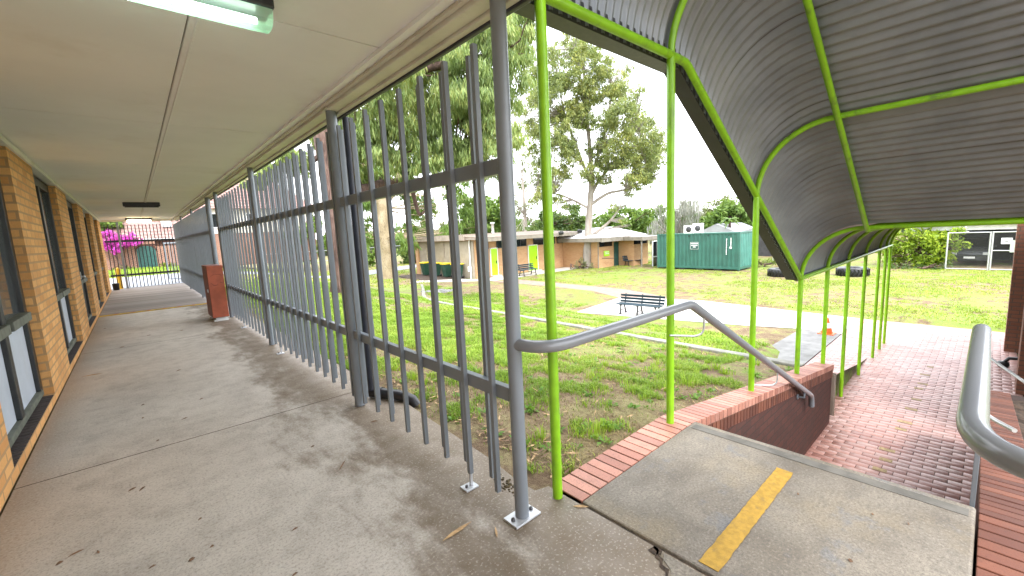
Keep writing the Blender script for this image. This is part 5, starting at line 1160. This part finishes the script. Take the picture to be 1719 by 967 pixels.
def tufts():
    V = []; Q = []; T = []; n0 = 0
    sp = [(random.uniform(2.0,7.0), 2.15+abs(random.gauss(0,2.6))) for _ in range(120)] + [(2.55,1.98),(2.62,2.05),(2.48,2.1),(2.7,2.0),(3.4,2.6),(3.9,3.0),(3.2,3.1),(2.6,3.2)]
    for x, y in sp:
        z = float(hgt(x,y)); hh = random.uniform(.05,.125); rr = random.uniform(.03,.12)
        for i in range(random.randint(25,70)):
            a = random.uniform(0,2*PI); q = rr*math.sqrt(random.random()); px_, py_ = x+q*math.cos(a), y+q*math.sin(a); b = a+random.uniform(-.8,.8); L_ = hh*random.uniform(.5,1.2); ln = random.uniform(.1,.7); w = random.uniform(.0025,.005)
            s = (-math.sin(b)*w, math.cos(b)*w)
            V += [(px_-s[0],py_-s[1],z-.01),(px_+s[0],py_+s[1],z-.01),(px_+math.cos(b)*L_*ln*.4+s[0]*.7,py_+math.sin(b)*L_*ln*.4+s[1]*.7,z+L_*.6),(px_+math.cos(b)*L_*ln*.4-s[0]*.7,py_+math.sin(b)*L_*ln*.4-s[1]*.7,z+L_*.6),(px_+math.cos(b)*L_*ln*1.2,py_+math.sin(b)*L_*ln*1.2,z+L_*(1-.3*ln))]
            Q.append((n0,n0+1,n0+2,n0+3)); T.append((n0+3,n0+2,n0+4)); n0 += 5
    tag(link('grass_tufts', np_mesh('grass_tufts', np.array(V), quads=np.array(Q), tris=np.array(T), mats=[M['blade_tuft']]), None, (0,0,0)), 'taller bright green grass tufts scattered over the bank', 'grass', kind='stuff')
tufts()
# leaf litter along the slab edge
def litter():
    n = 900; y = RNG.uniform(1.75,9,n); x = 1.80 + np.abs(RNG.normal(0,.16,n)) + .05; 
    n2 = 900; x = np.concatenate([x, RNG.uniform(1.9,7.1,n2)]); y = np.concatenate([y, RNG.uniform(1.75,9,n2)]); z = hgt(x,y)+.012+RNG.uniform(0,.02,n+n2)
    D = rdir(n+n2); D[:,2] *= .25; D /= np.linalg.norm(D,axis=1)[:,None]; N2 = rdir(n+n2)*.35 + np.array([0,0,1])
    V, Q = leaf_quads(np.stack([x,y,z],1), D, N2, RNG.uniform(.04,.12,n+n2), RNG.uniform(.008,.02,n+n2))
    mi = (RNG.random(n+n2) < .5).astype(int)
    tag(link('leaf_litter', np_mesh('leaf_litter', V, quads=Q, mats=[M['dead_leaf'],M['straw_leaf']], midx=mi), None, (0,0,0)), 'dry fallen leaves and bark along the slab edge', 'leaf litter', kind='stuff')
litter()
# single leaves and twigs lying on the verandah floor
def floor_leaf(u, v, L_, W_, ang, m='dead_leaf', lb=None, cat='leaf'):
    d = CR.T @ np.array([(u-859.5)/F_PX,(v-483.5)/F_PX,1.0]); t = -1.548/d[2]; p = CAM+d*t; c, s = math.cos(ang), math.sin(ang)
    prof_ = [(-.5,0,.0),(-.2,.5,.004),(.15,.45,.007),(.5,0,.003),(.15,-.45,.002),(-.2,-.5,.002)]
    mb = MB(); P = [(p[0]+L_*a*c-W_*b*s, p[1]+L_*a*s+W_*b*c, .0025+zz) for a,b,zz in prof_]; mb.prism(P, (0,0,.0012))
    o = mb.build('fallen_leaf', M[m], org=(float(p[0]),float(p[1]),.002)); tag(o, lb or 'small dark dry leaf lying on the concrete verandah floor', cat, 'dry leaves on the verandah floor')
for u, v, L_, W_, an in ((222,822,.05,.012,.5),(239,821,.055,.012,.9),(128,929,.06,.008,.2),(165,927,.035,.009,1.8),(100,946,.03,.016,.4),(322,940,.03,.02,.2),(336,872,.022,.006,.3),(256,952,.03,.007,.1),(240,680,.03,.012,.2),(310,703,.05,.006,.3),(240,702,.02,.012,.5),(495,889,.035,.007,.1),(525,750,.03,.01,.1),(265,740,.02,.01,0),(338,670,.035,.01,.4),(176,552,.05,.015,.3),(250,563,.07,.02,.2),(305,555,.05,.02,.1),(205,583,.06,.02,.2),(300,622,.06,.015,.4),(356,918,.02,.01,0),(495,965,.03,.008,.2),(1340,830,.015,.01,0),(1428,942,.02,.018,0),(1465,864,.012,.01,0),(1525,880,.018,.007,.3)): floor_leaf(u,v,L_,W_,an)
floor_leaf(154,630,.2,.02,-.1,'straw_leaf','long brown gum leaf on the floor nearest the brick wall'); floor_leaf(768,892,.19,.02,.05,'straw_leaf','long straw coloured gum leaf on the floor near the bolted post')
floor_leaf(575,781,.13,.007,.9,'dead_leaf','thin dark twig on the floor left of the fence','twig'); floor_leaf(628,708,.06,.013,-.5,'dead_leaf','short dark twig near the drain elbow','twig'); floor_leaf(833,894,.08,.012,1.0,'straw_leaf','short pale curl of bark beside the bolted post'); floor_leaf(975,851,.09,.016,-.9,'straw_leaf','white bark sliver at the corner of the landing')

# ================================================================== LIGHT, SKY, VIEW
w = bpy.data.worlds.new('World'); sc.world = w; w.use_nodes = True; nt = w.node_tree; nd = nt.nodes; nd.clear()
SUN_EL, SUN_AZ = math.radians(52), math.radians(200)       # azimuth clockwise from +y
sky = nd.new('ShaderNodeTexSky'); sky.sky_type = 'NISHITA'; sky.sun_disc = False; sky.sun_elevation = SUN_EL; sky.sun_rotation = SUN_AZ; sky.air_density = 1.2; sky.dust_density = 2.5
tc = nd.new('ShaderNodeTexCoord'); mp = nd.new('ShaderNodeMapping'); mp.inputs['Scale'].default_value = (1,1,2.2); nz = nd.new('ShaderNodeTexNoise'); nz.inputs['Scale'].default_value = 2.6; nz.inputs['Detail'].default_value = 6; nz.inputs['Roughness'].default_value = .58
rp = nd.new('ShaderNodeMapRange'); rp.interpolation_type = 'SMOOTHSTEP'; rp.inputs[1].default_value = .32; rp.inputs[2].default_value = .5; rp.inputs[3].default_value = .72; rp.inputs[4].default_value = 1
mx = nd.new('ShaderNodeMix'); mx.data_type = 'RGBA'; mx.inputs[7].default_value = (9.5,9.8,10.4,1)
bg = nd.new('ShaderNodeBackground'); bg.inputs[1].default_value = .12; ow = nd.new('ShaderNodeOutputWorld')
L = nt.links.new; L(tc.outputs['Generated'], mp.inputs[0]); L(mp.outputs[0], nz.inputs['Vector']); L(nz.outputs['Fac'], rp.inputs[0]); L(rp.outputs[0], mx.inputs[0]); L(sky.outputs[0], mx.inputs[6]); L(mx.outputs[2], bg.inputs[0]); L(bg.outputs[0], ow.inputs[0])
sd_ = bpy.data.lights.new('sun', 'SUN'); sd_.energy = 1.0; sd_.angle = math.radians(14); sd_.color = (1,.96,.9); so = bpy.data.objects.new('sun', sd_); C.objects.link(so)
dv = Vector((math.sin(SUN_AZ)*math.cos(SUN_EL), math.cos(SUN_AZ)*math.cos(SUN_EL), math.sin(SUN_EL))); so.rotation_euler = dv.to_track_quat('Z','Y').to_euler(); so.location = (0,0,30)
vs = sc.view_settings; vs.view_transform = 'Standard'; vs.look = 'None'; vs.exposure = EXPO; vs.gamma = 1
sc.cycles.max_bounces = 8; sc.cycles.diffuse_bounces = 5; sc.cycles.transparent_max_bounces = 12; sc.cycles.use_denoising = True; sc.cycles.caustics_reflective = False; sc.cycles.caustics_refractive = False; sc.cycles.sample_clamp_indirect = 6
